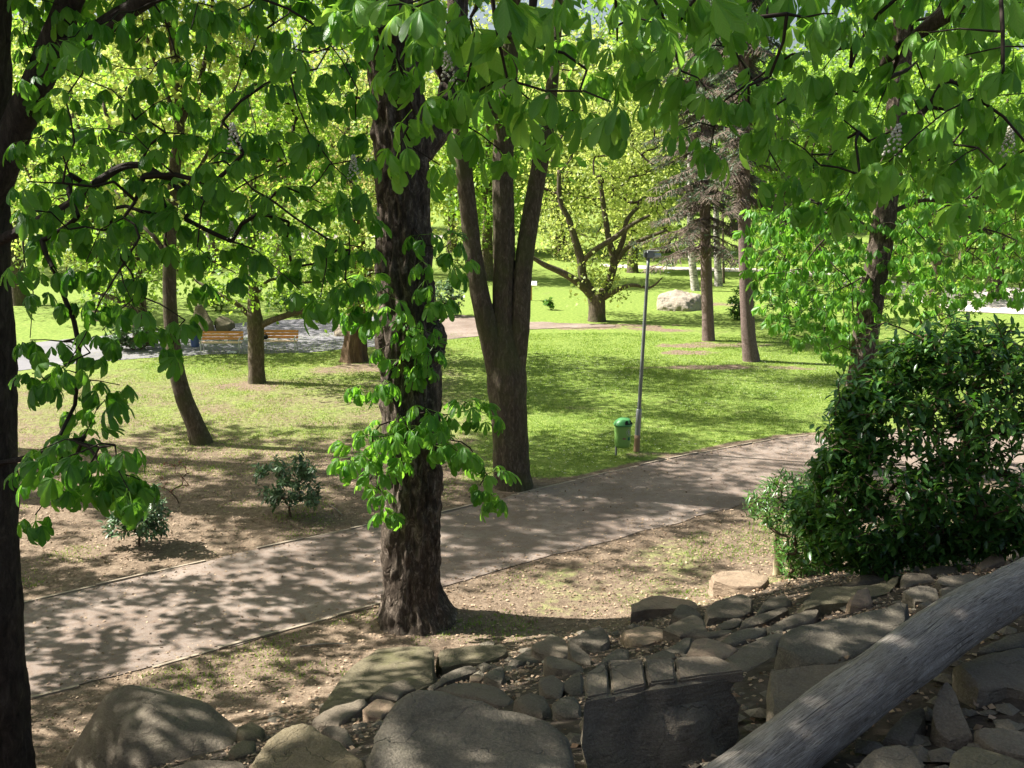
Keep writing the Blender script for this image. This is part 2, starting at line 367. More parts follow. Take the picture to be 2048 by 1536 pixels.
# ------------------------------------------------------------------ ground masks
PU = [(-60, 1232), (100, 1195), (300, 1148), (500, 1102), (760, 1046), (900, 1024), (1010, 995), (1120, 968), (1240, 940), (1340, 918), (1440, 899), (1560, 877), (1640, 870), (1720, 866), (1860, 862), (2060, 862), (2300, 868)]
PL = [(-60, 1428), (60, 1397), (300, 1337), (490, 1283), (640, 1242), (770, 1206), (900, 1168), (1040, 1130), (1190, 1090), (1330, 1052), (1480, 1012), (1620, 985), (1760, 968), (1900, 960), (2080, 955), (2300, 958)]
WU = np.array([ground(*p)[:2] for p in PU]); WL = np.array([ground(*p)[:2] for p in PL])
WU = np.vstack([[-40, 8.0], WU]); WL = np.vstack([[-40, 4.8], WL])
def yU(x): return np.interp(x, WU[:, 0], WU[:, 1])
def yL(x): return np.interp(x, WL[:, 0], WL[:, 1])
BARE = []   # (x, y, rx, ry)
for (u, v, rx, ry) in [(1190, 655, 2.6, .7), (1420, 690, 2.2, .8), (1440, 735, 3.2, .55), (1290, 908, .8, .35), (720, 735, 1.8, .9), (1020, 985, 1.2, .7), (1150, 650, 5, .5), (1380, 705, 1.6, .5), (1440, 610, 1.5, 1.2), (515, 772, 1.0, .7), (1120, 965, 1.6, .5), (900, 985, 1.2, .8), (1330, 660, 2, .6)]:
    p = ground(u, v); BARE.append((p[0], p[1], rx, ry))
def grass_mask(x, y):
    x = np.asarray(x, float); y = np.asarray(y, float)
    n = fbm(p3(x, y, .55), 3, 21); n2 = fbm(p3(x, y, .16), 2, 8); n3 = fbm(p3(x, y, 1.9), 3, 27)
    m = np.where(y > yU(x), .92 - .30 * sstep(.05, .5, n + .5 * n3), .0)
    left = np.where(x < 0, 1.0, 0.0) * 1.0
    bed = sstep(0.6, -2.5, x)
    mleft = .12 + .36 * sstep(22.5, 30, y + 2.0 * n2) + .2 * sstep(33, 42, y)
    m = np.where(y > yU(x), m * (1 - bed) + mleft * bed, m)
    m = np.where(y > yU(x), m * sstep(-.05, .7, y - yU(x) + .25 * n), m)
    near = (.26 + .12 * sstep(-1, 1, x)) * (H(x, y) < .5) 
    m = np.where(y < yL(x), near * sstep(0, .8, yL(x) - y), m)
    m = np.where((y < yU(x)) & (y > yL(x)), 0, m)
    for (bx, by, rx, ry) in BARE:
        d = ((x - bx) / rx) ** 2 + ((y - by) / ry) ** 2
        m = m * (1 - .62 * sstep(1.9, .0, d + 1.1 * n + 1.2 * n3))
    m = np.where(y < 11 + 0 * x, np.minimum(m, .2), m)
    return np.clip(m, 0, 1)

# ground sheet
def axis(fine0, fine1, step, lo, hi):
    a = list(np.arange(fine0, fine1, step)); s = step; x = a[-1]
    while x < hi: s *= 1.13; x += s; a.append(x)
    s = step; x = a[0]; b = []
    while x > lo: s *= 1.13; x -= s; b.append(x)
    return np.array(b[::-1] + a)
gx = axis(-16, 18, .17, -700, 700); gy = axis(-2, 46, .17, -60, 1100)
X, Y = np.meshgrid(gx, gy); Z = H(X, Y)
bank = np.clip(Z, 0, 1); Z = Z + .05 * fbm(p3(X, Y, 1.6), 3, 31) * bank + .012 * fbm(p3(X, Y, 2.5), 2, 33) * ((Y > yU(X) + .3) | (Y < yL(X) - .3)) * (Y < 46)
nx, ny = len(gx), len(gy); idx = np.arange(nx * ny).reshape(ny, nx)
Q = np.stack([idx[:-1, :-1], idx[:-1, 1:], idx[1:, 1:], idx[1:, :-1]], -1).reshape(-1, 4)
o = link("ground", mk("ground", np.stack([X, Y, Z], -1).reshape(-1, 3), [Q], M['ground'], True, grass_mask(X, Y).ravel()))
at_ = o.data.attributes.new("bank", 'FLOAT', 'POINT'); at_.data.foreach_set("value", sstep(.25, .9, H(X, Y)).ravel().astype(np.float32) * (Y.ravel() < 40))
tag(o, kind="structure")

def sheet(name, A, B, m, lift, nseg=160, nw=12, jag=0.0):
    A = np.asarray(A); B = np.asarray(B)
    def res(P):
        L = np.concatenate([[0], np.cumsum(np.linalg.norm(np.diff(P, axis=0), axis=1))]); t = np.linspace(0, L[-1], nseg)
        return np.stack([np.interp(t, L, P[:, 0]), np.interp(t, L, P[:, 1])], -1)
    a, b = res(A), res(B); w = np.linspace(0, 1, nw)[None, :, None]
    P = a[:, None] * (1 - w) + b[:, None] * w
    if jag: P[:, 0, 1] += jag * fbm(p3(P[:, 0, 0], P[:, 0, 1], 1.2), 3, 4); P[:, -1, 1] += jag * fbm(p3(P[:, -1, 0], P[:, -1, 1], 1.2), 3, 9)
    z = H(P[..., 0], P[..., 1]) + lift
    V = np.concatenate([P, z[..., None]], -1).reshape(-1, 3); id_ = np.arange(nseg * nw).reshape(nseg, nw)
    Q = np.stack([id_[:-1, :-1], id_[:-1, 1:], id_[1:, 1:], id_[1:, :-1]], -1).reshape(-1, 4)[:, ::-1]
    o = link(name, mk(name, V, [Q], m)); return tag(o, kind="structure")
sheet("path", WU, WL, M['path'], .014, 700, 26, .16)
# asphalt plaza behind the benches and the pinkish path it runs into
A0 = [ground(*p)[:2] for p in [(-120, 712), (100, 682), (340, 660), (520, 643), (640, 636), (760, 631), (880, 630), (960, 636), (1010, 642)]]
B0 = [ground(*p)[:2] for p in [(-120, 760), (100, 733), (300, 716), (420, 709), (600, 706), (740, 694), (880, 682), (950, 673), (1010, 666)]]
sheet("asphalt_path", A0, B0, M['asphalt'], .016, 120, 16, .25)
A1 = [ground(*p)[:2] for p in [(860, 628), (960, 634), (1060, 644), (1160, 648), (1230, 651)]]; B1 = [ground(*p)[:2] for p in [(860, 684), (950, 673), (1060, 659), (1160, 656), (1230, 654)]]
sheet("earth_path", A1, B1, M['path'], .022, 60, 8, .3)
A2 = [ground(*p)[:2] for p in [(-300, 470), (300, 466), (700, 466), (900, 468)]]; B2 = [ground(*p)[:2] for p in [(-300, 482), (300, 478), (700, 477), (900, 478)]]
sheet("gravel_path", A2, B2, M['pale_path'], .03, 60, 4)
A3 = [ground(*p)[:2] for p in [(1200, 528), (1400, 536), (1600, 540), (1900, 575), (2300, 580)]]; B3 = [ground(*p)[:2] for p in [(1200, 533), (1400, 542), (1600, 548), (1900, 622), (2300, 640)]]
sheet("gravel_path", A3, B3, M['pale_path'], .03, 60, 4)

# concrete edging stones along the path
edge = thing("path_edging", (WU[8][0], WU[8][1], 0), None, None); tag(edge, kind="structure")
def edging(P, skip):
    P = np.asarray(P); L = np.concatenate([[0], np.cumsum(np.linalg.norm(np.diff(P, axis=0), axis=1))])
    n = int(L[-1]); f = lambda t: np.array([np.interp(t, L, P[:, 0]), np.interp(t, L, P[:, 1])])
    for k in range(n):
        a, b = f(k + .012), f(k + .988); c = (a + b) / 2; u = project([c[0], c[1], 0])[0]
        if c[0] < -12 or c[0] > 13 or skip(u) : continue
        m = MB(); ang = math.atan2(b[1] - a[1], b[0] - a[0]); ln = np.linalg.norm(b - a)
        m.box((0, 0, 0), (ln, .055, .16)); me = m.mesh("edging_stone", M['concrete'], False)
        o = link("edging_stone", me, edge); z = float(H(*c)) - .05 + rng.uniform(-.014, .012)
        o.location = (c[0] - WU[8][0], c[1] - WU[8][1], z); o.rotation_euler = (rng.normal(0, .04), rng.normal(0, .004), ang + rng.normal(0, .008))
edging(WU, lambda u: 430 < u < 470 or 985 < u < 1000)
edging(WL, lambda u: u > 800 or 520 < u < 575 or 150 < u < 270)

# ------------------------------------------------------------------ rocks of the bank
def poly_rock(pts, m, tilt=.16, thick=.35, seed=0, name="boulder", label=None, cat="rock", amp=.014, bev=.03, side=0.0, keep=False, lift=.03, y0=None, fwd=0.0):
    pts = [tuple(p) for p in pts]; cu = sum(p[0] for p in pts) / len(pts); cv = sum(p[1] for p in pts) / len(pts)
    r = np.random.default_rng(seed); n = np.array([side + r.normal(0, .05), tilt + r.normal(0, .04), 1.0]); n /= np.linalg.norm(n)
    eye = np.array([0, 0, EYE]); d0 = ray(cu, cv); D = np.array([ray(*p) for p in pts])
    g = ground(cu, cv) if y0 is None else at(cu, cv, y0); t = np.linalg.norm(g - eye) / np.linalg.norm(d0)
    for _ in range(80):
        c = eye + d0 * t; T = ((c - eye) @ n) / (D @ n); P = eye + D * T[:, None]
        if y0 is not None or np.min(P[:, 2] - H(P[:, 0], P[:, 1])) > lift: break
        t *= .99
    # outline with extra points, slightly roughened
    out = []
    for i in range(len(P)):
        a, b = P[i], P[(i + 1) % len(P)]; k = max(1, int(np.linalg.norm(b - a) / .22))
        for j in range(k):
            q = a + (b - a) * j / k
            if j: q = q + r.normal(0, .012, 3)
            out.append(q)
    P = np.array(out); ctr = P.mean(0)
    drop = max(thick, float(np.max(P[:, 2] - H(P[:, 0], P[:, 1]))) + .12)
    bm = bmesh.new(); base = np.array([ctr[0], ctr[1], float(H(ctr[0], ctr[1])) - .1])
    top = [bm.verts.new(p - base) for p in P]
    flare = 1.0 + min(.10, .05 * drop)
    bot = [bm.verts.new((ctr + (p - ctr) * flare) - base - np.array([0, fwd * (p[1] < ctr[1]), drop])) for p in P]
    try: ft = bm.faces.new(top)
    except ValueError: bm.free(); return None
    nP = len(P); fs = [bm.faces.new((top[i], bot[i], bot[(i + 1) % nP], top[(i + 1) % nP])) for i in range(nP)]
    bm.faces.new(bot[::-1])
    bmesh.ops.recalc_face_normals(bm, faces=bm.faces)
    el = [e for e in ft.edges]
    size = np.ptp(P, axis=0)[:2].max()
    bmesh.ops.bevel(bm, geom=el, offset=min(bev, .09 * min(np.ptp(P[:, 0]), np.ptp(P[:, 1]))), segments=2, affect='EDGES', profile=.5)
    bmesh.ops.triangulate(bm, faces=[f for f in bm.faces if len(f.verts) > 4], ngon_method='BEAUTY')
    for it in range(4):
        lim = max(.06, size * .07)
        le = [e for e in bm.edges if e.calc_length() > lim * 1.8]
        if not le or len(bm.faces) > 2500: break
        bmesh.ops.subdivide_edges(bm, edges=le, cuts=1, use_grid_fill=True)
        bmesh.ops.triangulate(bm, faces=[f for f in bm.faces if len(f.verts) > 4])
    bm.normal_update()
    co = np.array([v.co[:] for v in bm.verts]); no = np.array([v.normal[:] for v in bm.verts])
    off = np.array([seed * 3.7, seed * 1.3, 0])
    for _ in range(0 if keep else 11):
        nk = r.normal(0, 1, 3); nk[2] = abs(nk[2]) * .9 + .15; nk /= np.linalg.norm(nk); hk = co @ nk
        dk = hk.max() - size * r.uniform(.0, .05) * (.35 if nk[2] > .75 else 1); co = co - nk * np.maximum(0, hk - dk)[:, None]
    A = amp * min(1.6, .5 + size)
    dsp = A * 2.1 * fbm(co * 1.5 + off, 2, seed) + A * .9 * (np.abs(vnoise(co * 4.5 + off, seed + 5)) - .3) + A * .45 * vnoise(co * 13 + off, seed + 7)
    lay = .35 * A * np.sign(vnoise(np.stack([co[:, 0] * .6, co[:, 1] * .6, co[:, 2] * 11], -1) + off, seed + 2))
    co = co + no * (dsp + lay * (np.abs(no[:, 2]) < .6))[:, None]
    for v, c in zip(bm.verts, co): v.co = c
    me = bpy.data.meshes.new(name); bm.to_mesh(me); bm.free()
    for p in me.polygons: p.use_smooth = True
    try: me.set_sharp_from_angle(angle=math.radians(38))
    except Exception: pass
    me.materials.append(m); o = link(name, me); o.location = base
    if label: tag(o, label, cat, "sandstone rocks of the bank")
    if keep: return o, n, ctr, base
    return o
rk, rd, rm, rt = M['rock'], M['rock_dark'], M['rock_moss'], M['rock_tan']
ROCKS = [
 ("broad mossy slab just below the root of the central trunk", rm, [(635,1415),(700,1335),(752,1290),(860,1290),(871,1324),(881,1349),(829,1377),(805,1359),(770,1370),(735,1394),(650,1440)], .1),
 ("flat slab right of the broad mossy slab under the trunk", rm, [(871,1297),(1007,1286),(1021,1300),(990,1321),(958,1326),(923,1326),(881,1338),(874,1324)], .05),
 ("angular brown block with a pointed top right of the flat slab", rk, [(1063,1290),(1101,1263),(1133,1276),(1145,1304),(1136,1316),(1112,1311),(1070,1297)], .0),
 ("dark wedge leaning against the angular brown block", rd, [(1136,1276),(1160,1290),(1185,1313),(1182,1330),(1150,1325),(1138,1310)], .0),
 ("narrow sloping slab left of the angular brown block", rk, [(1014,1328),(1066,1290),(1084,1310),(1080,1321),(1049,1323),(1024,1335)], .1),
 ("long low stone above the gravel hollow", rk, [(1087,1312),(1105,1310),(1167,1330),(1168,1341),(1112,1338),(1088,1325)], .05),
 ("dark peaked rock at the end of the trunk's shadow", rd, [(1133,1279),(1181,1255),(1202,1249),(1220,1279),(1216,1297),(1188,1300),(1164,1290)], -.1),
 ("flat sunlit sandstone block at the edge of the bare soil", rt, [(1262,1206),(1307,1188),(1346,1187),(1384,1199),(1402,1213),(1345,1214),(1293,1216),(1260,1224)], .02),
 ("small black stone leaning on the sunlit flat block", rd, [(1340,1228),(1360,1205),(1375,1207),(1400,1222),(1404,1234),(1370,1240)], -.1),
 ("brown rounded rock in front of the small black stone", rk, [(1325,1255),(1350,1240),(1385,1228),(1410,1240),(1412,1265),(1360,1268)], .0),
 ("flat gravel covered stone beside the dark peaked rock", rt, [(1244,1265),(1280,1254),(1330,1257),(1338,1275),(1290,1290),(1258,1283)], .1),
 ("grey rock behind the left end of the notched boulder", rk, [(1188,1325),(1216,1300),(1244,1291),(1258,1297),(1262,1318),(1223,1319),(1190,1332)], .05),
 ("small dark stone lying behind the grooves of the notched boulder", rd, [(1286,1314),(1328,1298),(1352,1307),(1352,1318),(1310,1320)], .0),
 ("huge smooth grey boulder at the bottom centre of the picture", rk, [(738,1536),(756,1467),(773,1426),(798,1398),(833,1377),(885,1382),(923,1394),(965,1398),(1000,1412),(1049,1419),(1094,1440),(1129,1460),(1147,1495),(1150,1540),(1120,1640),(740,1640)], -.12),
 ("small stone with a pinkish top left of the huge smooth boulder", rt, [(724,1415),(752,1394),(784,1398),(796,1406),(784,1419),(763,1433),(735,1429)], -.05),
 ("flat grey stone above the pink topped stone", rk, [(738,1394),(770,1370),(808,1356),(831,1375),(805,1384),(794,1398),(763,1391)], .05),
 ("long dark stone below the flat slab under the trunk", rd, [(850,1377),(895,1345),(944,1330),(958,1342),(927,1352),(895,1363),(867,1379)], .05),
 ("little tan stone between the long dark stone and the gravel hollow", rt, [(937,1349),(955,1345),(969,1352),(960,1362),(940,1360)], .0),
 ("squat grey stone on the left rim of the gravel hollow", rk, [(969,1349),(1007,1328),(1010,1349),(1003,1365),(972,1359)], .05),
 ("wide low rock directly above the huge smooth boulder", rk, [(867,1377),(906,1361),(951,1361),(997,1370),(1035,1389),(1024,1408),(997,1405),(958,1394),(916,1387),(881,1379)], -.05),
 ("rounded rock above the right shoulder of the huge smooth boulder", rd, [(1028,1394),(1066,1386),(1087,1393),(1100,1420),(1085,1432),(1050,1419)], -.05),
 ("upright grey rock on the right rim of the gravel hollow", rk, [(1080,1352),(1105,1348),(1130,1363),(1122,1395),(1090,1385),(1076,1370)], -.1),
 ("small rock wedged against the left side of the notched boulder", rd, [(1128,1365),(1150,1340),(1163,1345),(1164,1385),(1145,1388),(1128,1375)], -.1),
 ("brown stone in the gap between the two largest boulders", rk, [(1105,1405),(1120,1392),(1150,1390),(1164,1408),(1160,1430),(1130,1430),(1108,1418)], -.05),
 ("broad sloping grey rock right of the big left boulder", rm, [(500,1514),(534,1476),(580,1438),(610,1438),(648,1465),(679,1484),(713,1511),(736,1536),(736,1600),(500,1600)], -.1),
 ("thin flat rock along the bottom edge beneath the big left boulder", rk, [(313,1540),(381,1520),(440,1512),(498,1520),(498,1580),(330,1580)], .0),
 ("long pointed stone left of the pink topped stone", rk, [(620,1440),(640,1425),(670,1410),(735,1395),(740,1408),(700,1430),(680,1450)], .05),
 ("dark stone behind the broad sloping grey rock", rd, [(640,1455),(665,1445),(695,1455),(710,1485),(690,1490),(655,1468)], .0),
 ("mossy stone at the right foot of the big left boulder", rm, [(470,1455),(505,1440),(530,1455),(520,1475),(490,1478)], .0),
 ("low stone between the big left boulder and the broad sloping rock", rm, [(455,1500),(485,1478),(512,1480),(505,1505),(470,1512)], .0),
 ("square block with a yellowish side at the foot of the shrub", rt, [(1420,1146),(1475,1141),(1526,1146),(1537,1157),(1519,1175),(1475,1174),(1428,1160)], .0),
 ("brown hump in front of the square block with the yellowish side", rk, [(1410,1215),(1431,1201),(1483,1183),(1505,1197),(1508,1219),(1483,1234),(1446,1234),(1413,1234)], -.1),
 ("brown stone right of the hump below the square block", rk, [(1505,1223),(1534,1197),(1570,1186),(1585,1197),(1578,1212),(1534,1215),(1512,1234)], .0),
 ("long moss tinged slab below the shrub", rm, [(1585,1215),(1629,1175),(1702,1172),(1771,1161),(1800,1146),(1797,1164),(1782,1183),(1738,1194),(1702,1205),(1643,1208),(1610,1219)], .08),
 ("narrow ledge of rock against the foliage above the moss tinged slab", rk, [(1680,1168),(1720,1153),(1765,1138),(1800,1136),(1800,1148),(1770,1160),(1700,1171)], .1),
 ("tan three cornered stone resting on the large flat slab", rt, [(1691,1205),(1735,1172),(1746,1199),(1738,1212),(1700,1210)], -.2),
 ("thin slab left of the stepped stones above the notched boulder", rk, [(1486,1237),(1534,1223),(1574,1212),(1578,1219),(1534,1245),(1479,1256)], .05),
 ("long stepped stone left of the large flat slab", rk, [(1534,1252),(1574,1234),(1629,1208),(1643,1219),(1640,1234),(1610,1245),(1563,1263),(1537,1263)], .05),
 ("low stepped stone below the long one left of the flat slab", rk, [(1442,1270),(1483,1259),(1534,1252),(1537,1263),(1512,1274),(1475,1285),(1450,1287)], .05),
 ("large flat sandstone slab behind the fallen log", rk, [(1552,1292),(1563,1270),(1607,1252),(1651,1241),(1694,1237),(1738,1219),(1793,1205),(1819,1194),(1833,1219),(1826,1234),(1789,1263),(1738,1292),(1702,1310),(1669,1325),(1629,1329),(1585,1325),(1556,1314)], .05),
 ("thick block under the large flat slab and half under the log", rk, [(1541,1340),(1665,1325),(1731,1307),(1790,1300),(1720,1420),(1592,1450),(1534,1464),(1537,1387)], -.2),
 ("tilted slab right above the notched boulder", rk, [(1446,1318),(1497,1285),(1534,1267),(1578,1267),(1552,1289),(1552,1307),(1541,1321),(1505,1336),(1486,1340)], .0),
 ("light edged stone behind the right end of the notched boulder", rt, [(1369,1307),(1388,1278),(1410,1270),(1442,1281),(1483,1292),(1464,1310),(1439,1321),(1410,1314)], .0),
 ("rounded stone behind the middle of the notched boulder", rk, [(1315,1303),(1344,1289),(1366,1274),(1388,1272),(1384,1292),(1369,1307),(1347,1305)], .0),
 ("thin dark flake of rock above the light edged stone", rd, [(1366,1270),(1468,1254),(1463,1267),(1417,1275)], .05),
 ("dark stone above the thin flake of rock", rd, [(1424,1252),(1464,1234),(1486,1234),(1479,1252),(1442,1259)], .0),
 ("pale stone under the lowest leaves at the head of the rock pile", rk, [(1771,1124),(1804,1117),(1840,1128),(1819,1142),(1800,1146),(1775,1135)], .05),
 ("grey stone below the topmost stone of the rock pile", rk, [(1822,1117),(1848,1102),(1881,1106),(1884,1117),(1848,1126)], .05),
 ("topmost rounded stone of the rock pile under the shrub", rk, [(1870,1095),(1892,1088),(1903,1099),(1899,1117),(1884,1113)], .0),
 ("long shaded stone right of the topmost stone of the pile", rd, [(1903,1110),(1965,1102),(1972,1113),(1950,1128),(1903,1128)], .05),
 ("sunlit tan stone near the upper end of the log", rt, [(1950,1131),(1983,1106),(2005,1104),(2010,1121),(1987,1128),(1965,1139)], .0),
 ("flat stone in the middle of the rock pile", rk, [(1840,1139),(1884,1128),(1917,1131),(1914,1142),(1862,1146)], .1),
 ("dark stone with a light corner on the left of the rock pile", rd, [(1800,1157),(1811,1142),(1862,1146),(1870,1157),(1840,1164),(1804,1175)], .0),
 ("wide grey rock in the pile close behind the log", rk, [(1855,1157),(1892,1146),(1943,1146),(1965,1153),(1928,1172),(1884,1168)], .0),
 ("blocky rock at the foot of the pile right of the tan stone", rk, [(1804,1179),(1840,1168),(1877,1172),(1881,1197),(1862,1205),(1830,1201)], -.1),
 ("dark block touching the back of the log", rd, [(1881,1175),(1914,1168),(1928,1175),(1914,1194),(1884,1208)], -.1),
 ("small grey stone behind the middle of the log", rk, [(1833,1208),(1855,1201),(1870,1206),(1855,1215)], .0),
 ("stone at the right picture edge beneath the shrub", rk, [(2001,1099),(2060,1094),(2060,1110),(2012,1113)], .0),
 ("large block with a pale top in front of the log at the right edge", rk, [(1910,1328),(1957,1307),(2075,1296),(2075,1385),(2016,1367),(1957,1371),(1932,1350)], .0),
 ("upright wedge shaped stone under the front of the log", rd, [(1881,1365),(1895,1354),(1914,1387),(1925,1420),(1947,1471),(1899,1489),(1870,1456),(1862,1427)], -.3),
 ("pale rock cut by the bottom edge below the log", rk, [(1690,1545),(1760,1478),(1804,1482),(1840,1504),(1862,1540),(1850,1610),(1690,1610)], -.05),
 ("pale greenish rock in the bottom right corner", rm, [(1892,1540),(1903,1504),(1917,1473),(1994,1500),(2060,1522),(2070,1610),(1892,1610)], -.05),
 ("low grey rock below the large pale topped block", rk, [(1950,1460),(1990,1453),(2070,1464),(2070,1515),(1987,1497),(1947,1471)], .0),
 ("shaded rock wedged beneath the log", rd, [(1764,1471),(1811,1420),(1851,1402),(1859,1438),(1830,1493),(1804,1482)], -.05),
 ("dark rock under the upper part of the log at the right edge", rd, [(1950,1303),(1994,1281),(2060,1258),(2060,1288),(1976,1305)], .0),
]
for k, (lb, m, pts, ti) in enumerate(ROCKS):
    poly_rock(pts, m, ti, .4, 100 + k, "boulder" if max(p[0] for p in pts) - min(p[0] for p in pts) > 150 else "rock", lb)

# notched boulder: body and four top blocks separated by chisel grooves
NB = [(1166,1350),(1210,1324),(1262,1318),(1310,1320),(1355,1318),(1430,1316),(1475,1330),(1492,1345),(1430,1352),(1345,1366),(1290,1372),(1232,1392),(1168,1402)]
res = poly_rock(NB, rk, -.02, .9, 77, "notched_boulder", "notched boulder with three chiselled grooves across its top edge", amp=.05, bev=.03, fwd=.42, keep=True, lift=.5)
nb, nn, nc, nbase = res
eye = np.array([0, 0, EYE])
for k, q in enumerate([[(1170,1350),(1212,1325),(1218,1389),(1172,1399)], [(1217,1323),(1282,1318),(1293,1370),(1224,1388)], [(1287,1318),(1346,1317),(1352,1362),(1299,1368)], [(1350,1317),(1430,1316),(1476,1331),(1488,1344),(1428,1351),(1357,1361)]]):
    bm = bmesh.new(); P = []
    for p in q:
        d = ray(*p); T = ((nc - eye) @ nn) / (d @ nn); P.append(eye + d * T + nn * .012 - nbase)
    vs = [bm.verts.new(p) for p in P]; f = bm.faces.new(vs); r_ = bmesh.ops.extrude_face_region(bm, geom=[f])
    bmesh.ops.translate(bm, verts=[e for e in r_['geom'] if isinstance(e, bmesh.types.BMVert)], vec=tuple(-nn * .09))
    bmesh.ops.recalc_face_normals(bm, faces=bm.faces); bmesh.ops.bevel(bm, geom=list(bm.edges), offset=.012, segments=2, affect='EDGES')
    bmesh.ops.triangulate(bm, faces=[f for f in bm.faces if len(f.verts) > 4])
    bmesh.ops.subdivide_edges(bm, edges=[e for e in bm.edges if e.calc_length() > .12], cuts=2, use_grid_fill=True)
    bm.normal_update()
    for v in bm.verts: v.co += v.normal * .014 * mnoise.noise(v.co * 6 + Vector((k, 0, 0)))
    me = bpy.data.meshes.new("top_block"); bm.to_mesh(me); bm.free(); me.materials.append(rk)
    for p in me.polygons: p.use_smooth = True
    try: me.set_sharp_from_angle(angle=math.radians(40))
    except Exception: pass
    link("top_block", me, nb)

def hull_rock(pts3, m, name, label, cat="rock", seed=0, amp=.04, group=None, subdiv=3, scale_n=1.5):
    P = np.asarray(pts3, float); base = np.array([P[:, 0].mean(), P[:, 1].mean(), P[:, 2].min()])
    bm = bmesh.new(); [bm.verts.new(p - base) for p in P]; bmesh.ops.convex_hull(bm, input=list(bm.verts))
    bmesh.ops.delete(bm, geom=[v for v in bm.verts if not v.link_faces], context='VERTS')
    bmesh.ops.bevel(bm, geom=list(bm.edges), offset=.025, segments=1, affect='EDGES')
    bmesh.ops.triangulate(bm, faces=list(bm.faces))
    for _ in range(subdiv):
        le = [e for e in bm.edges if e.calc_length() > .12]
        if not le or len(bm.faces) > 4000: break
        bmesh.ops.subdivide_edges(bm, edges=le, cuts=1)
        bmesh.ops.triangulate(bm, faces=[f for f in bm.faces if len(f.verts) > 3])
    bm.normal_update(); co = np.array([v.co[:] for v in bm.verts]); no = np.array([v.normal[:] for v in bm.verts]); off = seed * 2.3
    r = np.random.default_rng(seed); size = np.ptp(co, axis=0).max()
    for _ in range(14):
        nk = r.normal(0, 1, 3); nk[2] = abs(nk[2]); nk /= np.linalg.norm(nk); hk = co @ nk
        co = co - nk * np.maximum(0, hk - hk.max() + size * r.uniform(.005, .045))[:, None]
    co = co + no * (amp * 1.6 * fbm(co * scale_n + off, 3, seed) + amp * .6 * np.abs(vnoise(co * scale_n * 3.4 + off, seed + 4)) + amp * .3 * vnoise(co * 11 + off, seed))[:, None]
    for v, c in zip(bm.verts, co): v.co = c
    me = bpy.data.meshes.new(name); bm.to_mesh(me); bm.free()
    for p in me.polygons: p.use_smooth = True
    try: me.set_sharp_from_angle(angle=math.radians(35))
    except Exception: pass
    me.materials.append(m); o = link(name, me); o.location = base; return tag(o, label, cat, group)
# big left boulder with a yellowish flank
yb = 11.2
LB = [at(225, 1373, yb + .2), at(244, 1371, yb + .3), at(317, 1360, yb + .5), at(355, 1366, yb + .5), at(397, 1392, yb + .3), at(423, 1427, yb + .1), at(458, 1453, yb), at(492, 1472, yb - .1), at(450, 1507, yb - .6), at(381, 1519, yb - .7), at(313, 1536, yb - .8), at(244, 1540, yb - .75), at(252, 1427, yb - .35), at(240, 1385, yb - .05), at(110, 1560, yb - .1), at(155, 1480, yb + .2), at(191, 1427, yb + .3), at(110, 1560, yb + .9), at(480, 1500, yb + .9), at(300, 1420, yb + 1.2)]
LB += [p - np.array([0, 0, .8]) for p in LB[7:16]]
hull_rock(LB, rk, "boulder", "big left boulder with a yellowish flank beside the dark trunk", seed=5, amp=.02, group="sandstone rocks of the bank")

# loose filler stones in the joints of the bank
FILL = MB(); cnt = 0
for k in range(3600):
    u, v = rng.uniform(380, 2060), rng.uniform(1200, 1545)
    p = ground(u, v) if k < 300 else None
    if p is None:
        x = rng.uniform(-4, 7.5); y = rng.uniform(3.5, 15.5); p = np.array([x, y, float(H(x, y))])
    if p[2] < .12: continue
    s = rng.uniform(.012, .035) if k > 420 else rng.uniform(.04, .11)
    d = rng.normal(0, 1, (7, 3)); d /= np.linalg.norm(d, axis=1)[:, None]
    ang = np.linspace(0, 2 * math.pi, 5, endpoint=False) + rng.uniform(0, 6)
    ring = np.stack([np.cos(ang), np.sin(ang), rng.uniform(-.1, .3, 5)], -1) * rng.uniform(.7, 1.2, (5, 1))
    V = np.vstack([ring, [[0, 0, .6]], [[0, 0, -.5]]]) * s * np.array([1.2, 1, .8]) + p + np.array([0, 0, s * .2])
    F = [[i, (i + 1) % 5, 5] for i in range(5)] + [[(i + 1) % 5, i, 6] for i in range(5)]
    FILL.add(V, [F])
o = link("gravel", FILL.mesh("gravel", rk, False)); tag(o, "loose gravel and chips of stone in the joints between the boulders", "gravel", kind="stuff")

# fallen log
def build_log():
    a = at(1395, 1640, 5.0); b = at(1560, 1510, 5.6); c = at(1760, 1358, 6.25); d = at(1905, 1250, 6.9); e = at(2048, 1168, 7.5); f = at(2200, 1075, 8.2)
    P, R = catmull([a, b, c, d, e, f], [.200, .198, .186, .192, .178, .165], .05)
    V, F = tube(P, R, 48, .012, 4, 9, True, .12)
    n = len(P); uv = np.zeros((len(V), 2)); ang = np.abs(np.linspace(-1, 1, 48)); 
    uv[:n * 48, 0] = np.tile(ang, n); uv[:n * 48, 1] = np.repeat(np.linspace(0, n * .05, n), 48)
    base = P.mean(0) - [0, 0, .2]
    o = link("log", mk("log", V - base, F, M['log'], True, None, uv)); o.location = base
    tag(o, "thick barkless grey log lying across the rocks at bottom right", "log")
    return P, R
LP, LR = build_log()

